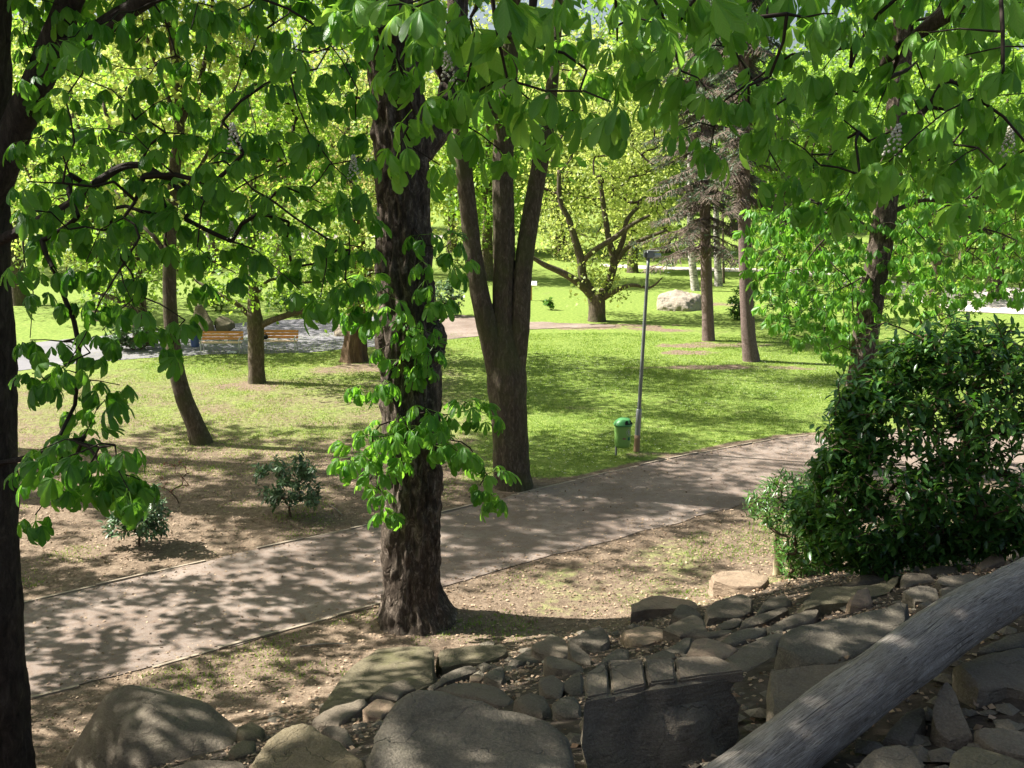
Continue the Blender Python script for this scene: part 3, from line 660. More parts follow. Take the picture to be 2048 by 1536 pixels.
# ------------------------------------------------------------------ leaves
def chestnut_leaf(n=7, droop=60, L=.2, lod=0, seed=0):
    r = np.random.default_rng(seed); V = []; F3 = []; F4 = []; UV = []; TO = []
    st = [(0, .012), (.3, .06), (.58, .125), (.8, .135), (.93, .08), (1, 0)] if lod == 0 else ([(0, .02), (.42, .11), (.78, .155), (1, 0)] if lod == 1 else [(0, .0), (.68, .165), (1, 0)])
    hub = np.array([0, .13 * L / .2, .0]); c = (n - 1) / 2
    for i in range(n):
        a = (i - c) * math.radians(210 / n) + r.normal(0, .08); l = L * (1 - .36 * abs(i - c) / c) * r.uniform(.9, 1.08)
        d = np.array([math.sin(a), math.cos(a), 0]); s = np.array([math.cos(a), -math.sin(a), 0])
        e0 = math.radians(-12 + r.normal(0, 8)); e1 = math.radians(-12 - droop + r.normal(0, 10))
        b0 = len(V); p = hub.copy(); pt = 0; to = r.normal(0, .16)
        for k, (t, w) in enumerate(st):
            e = e0 + (e1 - e0) * min(1, t * 1.25); dv = d * math.cos(e) + np.array([0, 0, math.sin(e)])
            p = p + dv * l * (t - pt); pt = t; nr = np.cross(s, dv)
            if nr[2] < 0: nr = -nr
            if k == len(st) - 1 or w == 0: V.append(p.copy()); UV.append((.5, t))
            else:
                wv = w * l * 1.12
                V += [p - s * wv + nr * wv * .35, p.copy(), p + s * wv + nr * wv * .35]; UV += [(0, t), (.5, t), (1, t)]
        TO += [to] * (len(V) - b0)
        if lod < 2:
            for k in range(len(st) - 2):
                x = b0 + 3 * k; F4 += [(x, x + 1, x + 4, x + 3), (x + 1, x + 2, x + 5, x + 4)]
            x = b0 + 3 * (len(st) - 2); F3 += [(x, x + 1, x + 3), (x + 1, x + 2, x + 3)]
        else:
            x = b0; F3 += [(x, x + 2, x + 1), (x, x + 3, x + 2), (x + 1, x + 2, x + 4), (x + 2, x + 3, x + 4)]
    if lod == 0:
        b0 = len(V); w = .0035
        V += [np.array([-w, 0, 0]), np.array([w, 0, 0]), hub + [w, 0, 0], hub + [-w, 0, 0]]; UV += [(.5, 0)] * 4; F4 += [(b0, b0 + 1, b0 + 2, b0 + 3)]; TO += [.3] * 4
    return np.array(V), np.array(F3).reshape(-1, 3).astype(int), np.array(F4).reshape(-1, 4).astype(int), np.array(UV), np.array(TO)
def simple_leaf(L=.12, W=.045, fold=.25, bend=.2, seg=2):
    st = [(0, 0), (.4, 1), (1, 0)] if seg == 2 else [(0, .12), (.35, .9), (.7, .95), (1, 0)]
    V = []; F3 = []; F4 = []; UV = []
    for t, w in st:
        c = np.array([0, t * L, -bend * L * t * t])
        if w == 0: V.append(c); UV.append((.5, t))
        else: V += [c + [-w * W / 2, 0, fold * W * w], c, c + [w * W / 2, 0, fold * W * w]]; UV += [(0, t), (.5, t), (1, t)]
    if seg == 2: F3 = [(0, 2, 1), (0, 3, 2), (1, 2, 4), (2, 3, 4)]
    else: F4 = [(0, 1, 4, 3), (1, 2, 5, 4), (3, 4, 7, 6), (4, 5, 8, 7)]; F3 = [(6, 7, 9), (7, 8, 9)]
    return np.array(V), np.array(F3).reshape(-1, 3).astype(int), np.array(F4).reshape(-1, 4).astype(int), np.array(UV)
def frames(dirs, roll, up=np.array([0, 0, 1.0])):
    """rotation matrices with +Y along dirs"""
    d = dirs / (np.linalg.norm(dirs, axis=1)[:, None] + 1e-9)
    x = np.cross(d, up); nx = np.linalg.norm(x, axis=1); bad = nx < 1e-3; x[bad] = [1, 0, 0]; x /= np.linalg.norm(x, axis=1)[:, None]
    z = np.cross(x, d); c, s = np.cos(roll)[:, None], np.sin(roll)[:, None]
    x2 = x * c + z * s; z2 = np.cross(x2, d)
    return np.stack([x2, d, z2], -1)
def scatter(tmpl, pos, R, sc, tint, which):
    """join many copies of templates into arrays"""
    VV = []; F3 = []; F4 = []; TT = []; UU = []; n = 0
    for k, (V, f3, f4, uv, *ex) in enumerate(tmpl):
        i = np.nonzero(which == k)[0]
        if not len(i): continue
        W = np.einsum('nij,vj->nvi', R[i], V) * sc[i][:, None, None] + pos[i][:, None]
        m = len(V); offs = n + np.arange(len(i))[:, None, None] * m
        VV.append(W.reshape(-1, 3)); TT.append(np.clip(np.repeat(tint[i], m) + (np.tile(ex[0], len(i)) if ex else 0), 0, 1)); UU.append(np.tile(uv, (len(i), 1)))
        if len(f3): F3.append((f3[None] + offs).reshape(-1, 3))
        if len(f4): F4.append((f4[None] + offs).reshape(-1, 4))
        n += len(i) * m
    if not VV: return None
    return np.concatenate(VV), ([np.concatenate(F3)] if F3 else []) + ([np.concatenate(F4)] if F4 else []), np.concatenate(TT), np.concatenate(UU)

CH0 = [chestnut_leaf(n, dr, .2, 0, k) for k, (n, dr) in enumerate([(7, 55), (5, 70), (7, 78), (6, 40), (5, 60), (7, 65)])]
CH1 = [chestnut_leaf(n, dr, .2, 1, k) for k, (n, dr) in enumerate([(7, 55), (5, 70), (6, 40)])]
CH2 = [chestnut_leaf(n, dr, .2, 2, k) for k, (n, dr) in enumerate([(5, 55), (5, 75), (5, 30)])]
def flat_leaf(W, fold):
    return np.array([[0, 0, 0], [-W / 2, .45, fold], [W / 2, .45, fold], [0, 1, -.1]]), np.array([[0, 2, 1], [1, 2, 3]]), np.zeros((0, 4), int), np.array([[.5, 0], [0, .5], [1, .5], [.5, 1]])
SL = [flat_leaf(.7, .12), flat_leaf(.6, -.1), flat_leaf(.8, .05)]
LAU = [simple_leaf(1, .36, .18, .12, 3), simple_leaf(1, .4, .25, .25, 3), simple_leaf(1, .33, .1, .05, 3)]
NAR = [simple_leaf(1, .2, .15, .2, 3), simple_leaf(1, .23, .2, .35, 3)]
_leafcache = {}
def leaf_meshes(key, tmpl, m, ntint=5):
    if key not in _leafcache:
        out = []
        for k, (V, f3, f4, uv, *ex) in enumerate(tmpl):
            for t in range(ntint):
                out.append(mk("leaf", V, [f for f in (f3, f4) if len(f)], m, True, np.clip((t + .5) / ntint + (ex[0] if ex else 0) + np.zeros(len(V)), 0, 1), uv))
        _leafcache[key] = out
    return _leafcache[key]
def leaf_set(root, base, pos, R, sc, tint, key, tmpl, far_t, m, nparts=300, far_m=None, fname="foliage"):
    """the largest leaves in view become parts, the rest one joined part"""
    u, v, z = project(pos); vis = (z > .3) & (u > -20) & (u < 2068) & (v > -20) & (v < 1556)
    size = np.where(vis, sc / np.maximum(z, .3), 0)
    order = np.argsort(-size); big = order[:nparts]; big = big[size[big] > 0] if nparts else big[:0]
    rest = np.setdiff1d(np.arange(len(pos)), big)
    if len(big):
        ms = leaf_meshes(key, tmpl, m)
        for i in big:
            o = bpy.data.objects.new("leaf", ms[int(rng.integers(len(tmpl))) * 5 + min(4, int(tint[i] * 5))]); col.objects.link(o); o.parent = root
            mw = np.eye(4); mw[:3, :3] = R[i] * sc[i]; mw[:3, 3] = pos[i] - base; o.matrix_basis = Matrix(mw.tolist())
    if len(rest):
        parts = []
        for sel, tm in ((rest[vis[rest]], far_t), (rest[~vis[rest]], CH2 if key.startswith("chestnut") else far_t)):
            if len(sel): parts.append(scatter(tm, pos[sel], R[sel], sc[sel] * (1.4 if tm is CH2 else 1), tint[sel], rng.integers(0, len(tm), len(sel))))  # low-detail leaves enlarged so unseen crowns cast denser shade
        mb = {}; n = 0
        for r in parts:
            for f in r[1]: mb.setdefault(f.shape[1], []).append(f + n)
            n += len(r[0])
        o = link(fname, mk(fname, np.concatenate([r[0] for r in parts]) - base, [np.concatenate(f) for f in mb.values()], far_m or m, True, np.concatenate([r[2] for r in parts]), np.concatenate([r[3] for r in parts])), root)
        tag(o, kind="stuff")

# ------------------------------------------------------------------ branching
def grow(starts, tips, seg=.35, jit=.12, sag=.0, up_pen=.5):
    starts = np.asarray(starts, float); tips = np.asarray(tips, float)
    n0 = len(starts); cap = n0 + 10 + int(sum(np.ceil(np.min(np.linalg.norm(tips[:, None] - starts[None], axis=2), axis=1) / seg) + 2))
    P = np.zeros((cap, 3)); par = np.full(cap, -1); P[:n0] = starts; n = n0
    d0 = np.min(np.linalg.norm(tips[:, None] - starts[None], axis=2), axis=1); tipid = np.zeros(len(tips), int)
    for i in np.argsort(d0):
        t = tips[i]; dd = np.linalg.norm(P[:n] - t, axis=1) + up_pen * np.abs(np.minimum(0, P[:n, 2] - t[2])) * (-1 if sag < 0 else 1) * .5
        j = int(np.argmin(dd)); L = np.linalg.norm(P[j] - t); k = max(2, int(np.ceil(L / seg)))
        if n + k > cap:
            P = np.vstack([P, np.zeros((cap, 3))]); par = np.concatenate([par, np.full(cap, -1)]); cap *= 2
        a = P[j].copy(); off = rng.normal(0, jit * L * .5, 3); prev = j
        for q in range(1, k + 1):
            s = q / k; b = a + (t - a) * s + off * math.sin(s * math.pi) + np.array([0, 0, sag * L * math.sin(s * math.pi)])
            if q < k: b = b + rng.normal(0, jit * seg * .35, 3)
            P[n] = b; par[n] = prev; prev = n; n += 1
        tipid[i] = prev
    return P[:n], par[:n], tipid, n0
def twig_mesh(P, par, n0, tipid, r0=.0045, expo=.5, rmax=.3, sides=4):
    w = np.zeros(len(P)); w[tipid] = 1
    for i in range(len(P) - 1, n0 - 1, -1): w[par[i]] += w[i]
    r = np.minimum(rmax, r0 * np.maximum(w, 1) ** expo); i = np.arange(n0, len(P)); pr = par[i]
    ra = np.where(pr >= n0, r[pr], r[i] * 1.25); ra = np.minimum(ra, r[i] * 1.6)
    return prisms(P[pr], P[i], ra, r[i], sides), r

def chest_leaves(P, par, tipid, per=(4, 7), scale=(.85, 1.25), droop=.25, tint=(.1, .95)):
    pos = []; dr = []
    for t in tipid:
        d = P[t] - P[par[t]]; d = d / (np.linalg.norm(d) + 1e-9); k = rng.integers(*per); a0 = rng.uniform(0, 6.3)
        for q in range(k):
            a = a0 + q * 2 * math.pi / k + rng.normal(0, .25)
            v = np.array([math.cos(a), math.sin(a), rng.normal(-droop, .3)]) + d * .6
            pos.append(P[t] - d * rng.uniform(0, .05)); dr.append(v)
    pos = np.array(pos); n = len(pos)
    return pos, frames(np.array(dr), rng.normal(0, .35, n)), rng.uniform(*scale, n), np.clip(rng.uniform(*tint, n), 0, 1)

_fm = []
def flower_mesh():
    if not _fm:
        r = np.random.default_rng(6); m = MB(); oc = np.array([[1, 0, 0], [-1, 0, 0], [0, 1, 0], [0, -1, 0], [0, 0, 1], [0, 0, -1.0]]); F = [[0, 2, 4], [2, 1, 4], [1, 3, 4], [3, 0, 4], [2, 0, 5], [1, 2, 5], [3, 1, 5], [0, 3, 5]]
        for k in range(46):
            t = (k / 46) ** .8; a = k * 2.4; w = .045 * (1 - t * .85); m.add(oc * r.uniform(.006, .011) + np.array([math.cos(a) * w, math.sin(a) * w, .03 + t * .17]), [F], r.uniform(.2, 1))
        _fm.append(m.mesh("flower_spike", M['flower'], True))
    return _fm[0]
def make_tree(name, label, base, trunk, trad, bark, limbs=(), tips=None, kind='chestnut', sides=28, step=.12, barkd=.02, lump=.06, group=None,
              seg=.4, leafargs=None, nparts=300, far_t=None, leafm=None, r0=.0045, twigm=None, sag=0.0, flute=0, cat="tree", flowers=0, start_from=.35, upp=.5, expo=.5, leafscale=1.0, jit=.12):
    base = np.asarray(base, float); root = thing(name, base, label, cat, group)
    Pt, Rt = catmull(trunk, trad, step); V, F = tube(Pt, Rt, sides, barkd, int(abs(base[0]) * 7) + 3, 7, True, lump, flute)
    link("trunk", mk("trunk", V - base, F, bark), root)
    starts = [Pt[int(len(Pt) * start_from)::3]]
    for (lp, lr) in limbs:
        Pl, Rl = catmull(lp, lr, step * 1.2); V, F = tube(Pl, Rl, max(8, sides // 2), barkd * .6, 5 + len(lp), 6, True, lump * .8)
        link("branch", mk("branch", V - base, F, bark), root); starts.append(Pl[len(Pl) // 4::3])
    if tips is not None and len(tips):
        P, par, tid, n0 = grow(np.vstack(starts), tips, seg, jit, sag, upp); (V, Q), r = twig_mesh(P, par, n0, tid, r0, expo)
        o = link("twigs", mk("twigs", V - base, [Q], twigm or M['twig']), root); tag(o, kind="stuff")
        if kind == 'chestnut':
            a = leafargs or {}; pos, R, sc, tt = chest_leaves(P, par, tid, **a); sc *= leafscale
            if flowers:
                fm = flower_mesh(); tp_ = P[tid]; u_, v_, z_ = project(tp_); ok = np.nonzero((u_ > 20) & (u_ < 2030) & (v_ > 10) & (v_ < 700) & (z_ > 3))[0]
                for i in rng.permutation(ok)[:flowers]:
                    o = link("flower_spike", fm, root, tp_[i] - base); o.rotation_euler = (rng.normal(0, .25), rng.normal(0, .25), rng.uniform(0, 6)); o.scale = [rng.uniform(.8, 1.2)] * 3; tag(o, kind="stuff")
            leaf_set(root, base, pos, R, sc, tt, "chestnut" + (leafm.name if leafm else ""), CH0, far_t or CH1, leafm or M['chestnut_leaf'], nparts)
        elif kind == 'small':
            # leaves strewn along the outer twigs
            a = dict(per=9, size=.11, spread=.35, tint=(.1, 1)); a.update(leafargs or {})
            k = len(tid) * a['per']; src = np.repeat(tid, a['per']); back = rng.uniform(0, 1, k)[:, None]
            pp = P[src] * (1 - back * .8) + P[par[src]] * back * .8 + rng.normal(0, a['spread'], (k, 3)) * np.array([1, 1, .7])
            dr = rng.normal(0, 1, (k, 3)); dr[:, 2] -= .35; R = frames(dr, rng.uniform(-1.2, 1.2, k)); sc = a['size'] * rng.uniform(.6, 1.35, k)
            cl = rng.uniform(*a['tint'], len(tid)); tt = np.clip(np.repeat(cl, a['per']) * .6 + .4 * rng.uniform(*a['tint'], k), 0, 1)
            r = scatter(SL, pp, R, sc, tt, rng.integers(0, 3, k))
            o = link("foliage", mk("foliage", r[0] - base, r[1], leafm or M['green_leaf'], True, r[2], r[3]), root); tag(o, kind="stuff")
    return root
def ellip(c, r, n, shell=.35, zmin=None, clump=0):
    if clump:
        k = ellip(c, r, max(4, n // clump), shell, zmin); P = k[rng.integers(0, len(k), n)] + rng.normal(0, 1, (n, 3)) * np.array([.62, .62, .42])
        return P if zmin is None else P[P[:, 2] > zmin]
    d = rng.normal(0, 1, (n * 2, 3)); d /= np.linalg.norm(d, axis=1)[:, None]; q = rng.uniform(shell, 1, n * 2) ** .6
    P = np.asarray(c) + d * q[:, None] * np.asarray(r)
    if zmin is not None: P = P[P[:, 2] > zmin]
    return P[:n]
def inpoly(u, v, poly):
    ins = np.zeros(len(u), bool); n = len(poly)
    for i in range(n):
        (x1, y1), (x2, y2) = poly[i], poly[(i + 1) % n]
        c = ((y1 > v) != (y2 > v)); ins ^= c & (u < (x2 - x1) * (v - y1) / ((y2 - y1) + 1e-9) + x1)
    return ins
def region(poly, n, y0, y1, sep=40):
    xs = [p[0] for p in poly]; ys = [p[1] for p in poly]; out = []; uv = []
    tries = 0
    while len(out) < n and tries < n * 60:
        tries += 1; u = rng.uniform(min(xs), max(xs)); v = rng.uniform(min(ys), max(ys))
        if not inpoly(np.array([u]), np.array([v]), poly)[0]: continue
        s = sep * (1 - .6 * tries / (n * 60))
        if uv and np.min(np.hypot(np.array(uv)[:, 0] - u, np.array(uv)[:, 1] - v)) < s: continue
        uv.append((u, v)); out.append(at(u, v, rng.uniform(y0, y1)))
    return np.array(out)
def pts(lst, y0, y1): return np.array([at(u, v, rng.uniform(y0, y1)) for u, v in lst])
def vert(b, lst, yy=None):
    """trunk centre line: base point then pixels at the base's depth (or given depths)"""
    out = [np.asarray(b, float) - [0, 0, .25], np.asarray(b, float)]
    for k, q in enumerate(lst): out.append(at(q[0], q[1], b[1] if len(q) < 3 else q[2]))
    return out

# ---- dark chestnut at the left edge
b = at(-12, 1570, 10.4); b[2] = float(H(b[0], b[1]))
tr = vert(b, [(-14, 1450), (-28, 1200), (-36, 950), (-42, 700), (-50, 450), (-50, 200), (-46, 0), (-40, -300)])
limbs = [([at(-30, 420, 10.4), at(40, 240, 10.2), at(95, 120, 10.0), at(140, 0, 9.8), at(220, -180, 9.5)], [.17, .15, .13, .115, .09]),
         ([at(95, 120, 10.0), at(230, 40, 9.6), at(380, -60, 9.2), at(560, -160, 8.6)], [.09, .075, .06, .045]),
         ([at(-40, -250, 10.4), at(250, -420, 9.2), at(560, -520, 8.0), at(900, -600, 6.8)], [.15, .12, .09, .06]),
         ([at(-42, 500, 10.4), at(120, 420, 9.6), at(260, 330, 9.3), at(390, 400, 9.0)], [.05, .04, .028, .018]),
         ([at(-34, 930, 10.4), at(60, 915, 9.9), at(120, 890, 9.6)], [.03, .022, .014])]
tips = np.vstack([
    region([(30, -30), (700, -30), (700, 120), (560, 160), (480, 330), (360, 420), (240, 460), (60, 460)], 68, 7.2, 10.2, 62),
    region([(40, 420), (330, 380), (420, 480), (330, 560), (260, 640), (170, 720), (60, 760)], 26, 7.5, 9.8, 62),
    region([(380, 330), (730, 160), (740, 560), (640, 620), (560, 520), (420, 470)], 27, 7.5, 9.5, 70),
    pts([(470, 545), (345, 690), (300, 650), (130, 740), (90, 760), (180, 760), (60, 680), (210, 800), (240, 770), (150, 810), (370, 640), (400, 570), (690, 560), (720, 610), (700, 500), (600, 640 - 60)], 7.8, 9.2),
    pts([(80, 900), (140, 880), (170, 870), (230, 890), (120, 930), (180, 930), (250, 950), (280, 960), (90, 960), (70, 1030), (150, 960), (205, 930), (110, 890), (160, 905), (220, 960), (260, 985), (60, 940), (130, 970)], 7.2, 8.6),
    ellip((-6.5, 11.2, 12.6), (6.4, 5.6, 4.2), 2000, .2, 8.9),
    ellip((-2.5, 7.0, 12.2), (4.8, 4.4, 2.6), 520, .2, 9.6)])
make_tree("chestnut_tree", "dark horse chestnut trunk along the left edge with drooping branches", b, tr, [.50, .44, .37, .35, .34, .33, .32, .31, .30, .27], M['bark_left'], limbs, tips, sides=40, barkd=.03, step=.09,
          leafargs=dict(per=(4, 7), scale=(.68, 1.15), tint=(.0, .75)), far_t=CH1, group="horse chestnuts", seg=.3, sag=.06, flowers=5)

# ---- chestnut standing beside the viewer, out of frame right, its boughs hang into the top of the view
b2 = np.array([6.2, 2.2, 0.0]); b2[2] = float(H(b2[0], b2[1]))
tr = [b2 - [0, 0, .2], b2, b2 + [-.1, 0, 1.5], b2 + [-.25, .2, 3.5], b2 + [-.5, .5, 6], b2 + [-.6, .8, 9]]
limbs = [([b2 + [-.3, .3, 4.2], at(1900, -420, 5.2), at(1500, -280, 6.0), at(1150, -200, 5.6), at(850, -160, 5.4)], [.16, .13, .10, .07, .04]),
         ([b2 + [-.3, .3, 3.8], at(2150, -120, 6.2), at(1900, 20, 7.2), at(1760, 130, 7.6)], [.12, .09, .06, .03]),
         ([b2 + [-.4, .4, 5.2], at(1800, -650, 6.5), at(1300, -520, 7.5), at(900, -420, 7)], [.13, .1, .08, .05])]
tips = np.vstack([
    region([(690, -40), (1300, -40), (1330, 120), (1180, 250), (1120, 190), (960, 210), (860, 130), (700, 60)], 24, 4.9, 6.6, 70),
    pts([(930, 250), (880, 330), (1000, 300), (800, 290), (830, 230), (1090, 260), (900, 180), (960, 130), (1060, 200), (800, 130), (850, 60)], 5.4, 6.8),
    region([(1290, -40), (2080, -40), (2080, 330), (1960, 350), (1800, 330), (1640, 330), (1480, 230), (1330, 150)], 66, 5.6, 8.2, 62),
    pts([(1360, 260), (1420, 300), (1450, 200), (1560, 340), (1610, 400), (1690, 400), (1720, 350), (1800, 300), (1900, 330), (1950, 300), (1990, 330), (1640, 330), (1580, 280), (1860, 250), (1930, 400), (1320, 200), (1990, 240)], 6.0, 7.6),
    ellip((4.5, 4.5, 12), (4, 4, 2.2), 60, .2, 10.2)])
make_tree("chestnut_tree", "horse chestnut overhead whose large leaves hang into the top right of the view", b2, tr, [.5, .45, .4, .36, .3, .22], M['bark_dark'], limbs, tips, sides=24, barkd=.02, step=.2,
          leafargs=dict(per=(4, 7), scale=(.62, 1.1), tint=(.1, 1)), far_t=CH1, group="horse chestnuts", seg=.3, sag=.05, flowers=5, leafm=M['chestnut_lit'])

# ---- central chestnut
b = ground(832, 1236); b[2] = float(H(b[0], b[1]))
Y0 = b[1]
tr = vert(b, [(826, 1180), (824, 1060), (826, 930), (822, 810), (818, 690), (812, 560), (806, 420), (800, 290), (790, 170), (778, 60), (760, -60), (742, -300)])
limbs = [([at(820, 760, Y0), at(855, 705, Y0 - .12), at(872, 668, Y0 - .1), at(868, 640, Y0)], [.22, .22, .15, .05]),
         ([at(815, 330, Y0), at(880, 250, Y0 + .3), at(905, 160, Y0 + .5), at(915, 40, Y0 + .7), at(930, -150, Y0 + .9)], [.20, .18, .16, .14, .1]),
         ([at(905, 175, Y0 + .5), at(870, 120, Y0 + .3), at(820, 70, Y0)], [.09, .07, .05]),
         ([at(870, 720, Y0 - .15), at(885, 702, Y0 - .25)], [.07, .05])]
tips = np.vstack([
    pts([(840, 470), (880, 500), (920, 520), (905, 480), (780, 590), (850, 560), (870, 590), (820, 640), (790, 620), (740, 560), (715, 570), (760, 700), (830, 690), (850, 660), (800, 720), (770, 760), (720, 770), (840, 740), (860, 700), (700, 620), (735, 640)], Y0 - 1.5, Y0 - .5),
    pts([(800, 830), (850, 815), (890, 830), (930, 800), (965, 810), (975, 830), (760, 850), (730, 870), (690, 880), (700, 920), (740, 920), (780, 900), (820, 880), (870, 890), (900, 880), (930, 900), (760, 980), (780, 1020), (740, 960), (960, 970), (985, 985), (990, 940), (880, 850), (840, 850)] + [(u + 14, v + 22) for u, v in [(800, 830), (850, 815), (930, 810), (760, 850), (730, 870), (690, 890), (740, 930), (780, 900), (900, 880), (940, 900), (770, 1000), (970, 970), (870, 860), (830, 500), (860, 580), (800, 640), (760, 740), (840, 700), (900, 520), (720, 600)]], Y0 - 1.6, Y0 - .45),
    ellip((-3.0, Y0 + .8, 14.0), (6.4, 5.4, 4.4), 430, .25, 9.9, 13)])
make_tree("chestnut_tree", "thick central chestnut trunk with a burl and leafy sprouts, left face sunlit", b, tr, [.92, .68, .47, .43, .40, .45, .45, .39, .375, .385, .36, .35, .33, .26], M['bark_dark'], limbs, tips, sides=84, barkd=.075, step=.055, lump=.12,
          leafargs=dict(per=(4, 6), scale=(1.0, 1.55), tint=(.2, .95)), far_t=CH1, group="horse chestnuts", seg=.3, sag=.05, start_from=.12)

# ---- three-stemmed tree
b = ground(1027, 972); Y0 = b[1]
tr = vert(b, [(1024, 940), (1020, 860), (1014, 760), (1008, 690), (1006, 640), (1008, 560), (1008, 440), (1006, 330), (1012, 210), (1020, 100), (1026, -40), (1030, -250)])
limbs = [([at(1012, 800, Y0), at(985, 690, Y0 - .1), at(962, 600, Y0 - .15), at(948, 520, Y0 - .2), at(938, 430, Y0 - .2), at(926, 320, Y0 - .3), at(915, 180, Y0 - .4), at(905, -60, Y0 - .5)], [.30, .27, .215, .20, .19, .18, .15, .12]),
         ([at(1026, 760, Y0), at(1040, 650, Y0 - .05), at(1046, 540, Y0), at(1062, 430, Y0 + .1), at(1085, 300, Y0 + .1), at(1098, 230, Y0 + .2), at(1110, 100, Y0 + .3), at(1120, -60, Y0 + .4)], [.26, .22, .205, .20, .18, .15, .12, .1]),
         ([at(1008, 260, Y0), at(975, 210, Y0), at(945, 170, Y0 - .1), at(915, 110, Y0 - .2)], [.10, .085, .06, .04])]
tips = np.vstack([ellip((-.6, Y0, 14.0), (6.0, 4.8, 3.6), 330, .25, 10.8, 11), pts([(985, 250), (1000, 280), (1010, 240), (975, 230), (990, 210), (1130, 330), (1090, 180)], Y0 - .6, Y0 + .4)])
make_tree("three_stemmed_tree", "tree forking into three stout stems beside the path", b, tr, [.55, .47, .42, .41, .45, .36, .27, .235, .24, .23, .22, .2, .17, .12], M['bark_brown'], limbs, tips, kind='small', sides=52, barkd=.022, step=.09, lump=.07,
          leafargs=dict(per=22, size=.22, spread=.42), leafm=M['chestnut_far'], r0=.006)

# ---- leaning tree
b = ground(402, 886); Y0 = b[1]
tr = vert(b, [(390, 850), (366, 790), (350, 720), (340, 610), (340, 490), (350, 340), (360, 230), (352, 120), (335, 20), (325, -120)])
limbs = [([at(340, 520, Y0), at(305, 470, Y0), at(270, 440, Y0 + .3), at(230, 380, Y0 + .6)], [.07, .055, .045, .03]),
         ([at(345, 420, Y0), at(390, 350, Y0), at(440, 260, Y0), at(470, 170, Y0 + .3)], [.06, .05, .04, .03]),
         ([at(358, 260, Y0), at(400, 160, Y0), at(420, 60, Y0), at(430, -80, Y0)], [.07, .06, .05, .03]),
         ([at(357, 250, Y0), at(320, 150, Y0), at(290, 60, Y0), at(270, -60, Y0)], [.06, .05, .04, .03])]
tips = np.vstack([ellip((-8.6, Y0 - .5, 14.4), (5.6, 4.6, 2.8), 190, .2, 11.6, 9), ellip((-9.2, Y0, 12.0), (3.6, 3.4, 2.6), 120, .2, 9.6), region([(200, 0), (520, 0), (480, 260), (360, 420), (230, 420)], 60, Y0 - 1.5, Y0 + 1.5, 26)])  # high crown enlarged to throw shade on the path
make_tree("leaning_tree", "slender tree leaning left, its foot on the patchy lawn", b, tr, [.40, .31, .25, .225, .20, .18, .16, .14, .13, .12, .1, .07], M['bark_brown'], limbs, tips, kind='small', sides=28, barkd=.012, step=.12,
          leafargs=dict(per=30, size=.19, spread=.40), leafm=M['yellow_leaf'], r0=.005)

# ---- tree before the benches
b = ground(514, 765); Y0 = b[1]
tr = vert(b, [(513, 740), (512, 690), (511, 650), (508, 620), (506, 560), (502, 480), (505, 400), (512, 300)])
limbs = [([at(514, 655, Y0), at(545, 640, Y0 - .2), at(590, 626, Y0 - .3), at(650, 612, Y0 - .5), at(700, 600, Y0 - .6)], [.13, .11, .10, .075, .05]),
         ([at(508, 640, Y0), at(470, 605, Y0), at(430, 585, Y0), at(390, 560, Y0 + .3)], [.1, .08, .06, .04]),
         ([at(506, 600, Y0), at(540, 560, Y0), at(600, 565, Y0), at(660, 562, Y0)], [.07, .055, .045, .03]),
         ([at(502, 500, Y0), at(530, 420, Y0), at(570, 360, Y0), at(610, 320, Y0)], [.1, .09, .07, .05]),
         ([at(503, 470, Y0), at(470, 400, Y0), at(440, 340, Y0), at(420, 280, Y0)], [.09, .075, .06, .04])]
tips = np.vstack([region([(390, 330), (480, 260), (640, 280), (720, 400), (740, 560), (690, 630), (560, 610), (440, 600), (380, 500)], 150, Y0 - 2.2, Y0 + 2.2, 20), ellip((-8.6, Y0, 9.6), (3.0, 3.0, 2.2), 110, .2, 7.5), ellip((-7.4, Y0 - 1, 13.4), (4.8, 3.6, 2.4), 130, .2, 10.5, 9)])  # high clump added to streak the lawn with shadow
make_tree("bench_tree", "short sturdy tree with spreading limbs in front of the benches", b, tr, [.45, .33, .29, .275, .29, .23, .16, .13, .11, .08], M['bark_brown'], limbs, tips, kind='small', sides=28, barkd=.014, step=.12,
          leafargs=dict(per=40, size=.17, spread=.38), leafm=M['green_leaf'], r0=.005)

# ---- fluted thick trunk right of the benches
b = ground(709, 722); Y0 = b[1]
tr = vert(b, [(709, 705), (711, 670), (713, 640), (714, 610), (716, 560), (716, 480), (714, 380)])
limbs = [([at(714, 600, Y0), at(680, 550, Y0), at(650, 500, Y0), at(630, 430, Y0)], [.16, .13, .1, .06]), ([at(715, 580, Y0), at(750, 520, Y0), at(770, 440, Y0), at(780, 340, Y0)], [.17, .14, .11, .07])]
tips = np.vstack([region([(610, 460), (680, 380), (770, 380), (790, 560), (770, 640), (700, 620), (640, 570)], 75, Y0 - 1.5, Y0 + 1.8, 20), ellip((-5.6, Y0 + .5, 9.5), (3.2, 3.2, 2.4), 100, .2, 7.4), ellip((-4.4, Y0 - 1, 14.2), (4.8, 3.6, 2.8), 140, .2, 11, 9)])  # topmost clump put in for shadow streaks on the lawn
make_tree("fluted_tree", "thick tree with a deeply ridged reddish trunk right of the benches", b, tr, [.66, .54, .47, .42, .40, .36, .3, .25, .16], M['bark_ridge'], limbs, tips, kind='small', sides=56, barkd=.03, step=.1, lump=.05, flute=.07,
          leafargs=dict(per=42, size=.17, spread=.38), leafm=M['yellow_leaf'], r0=.006)

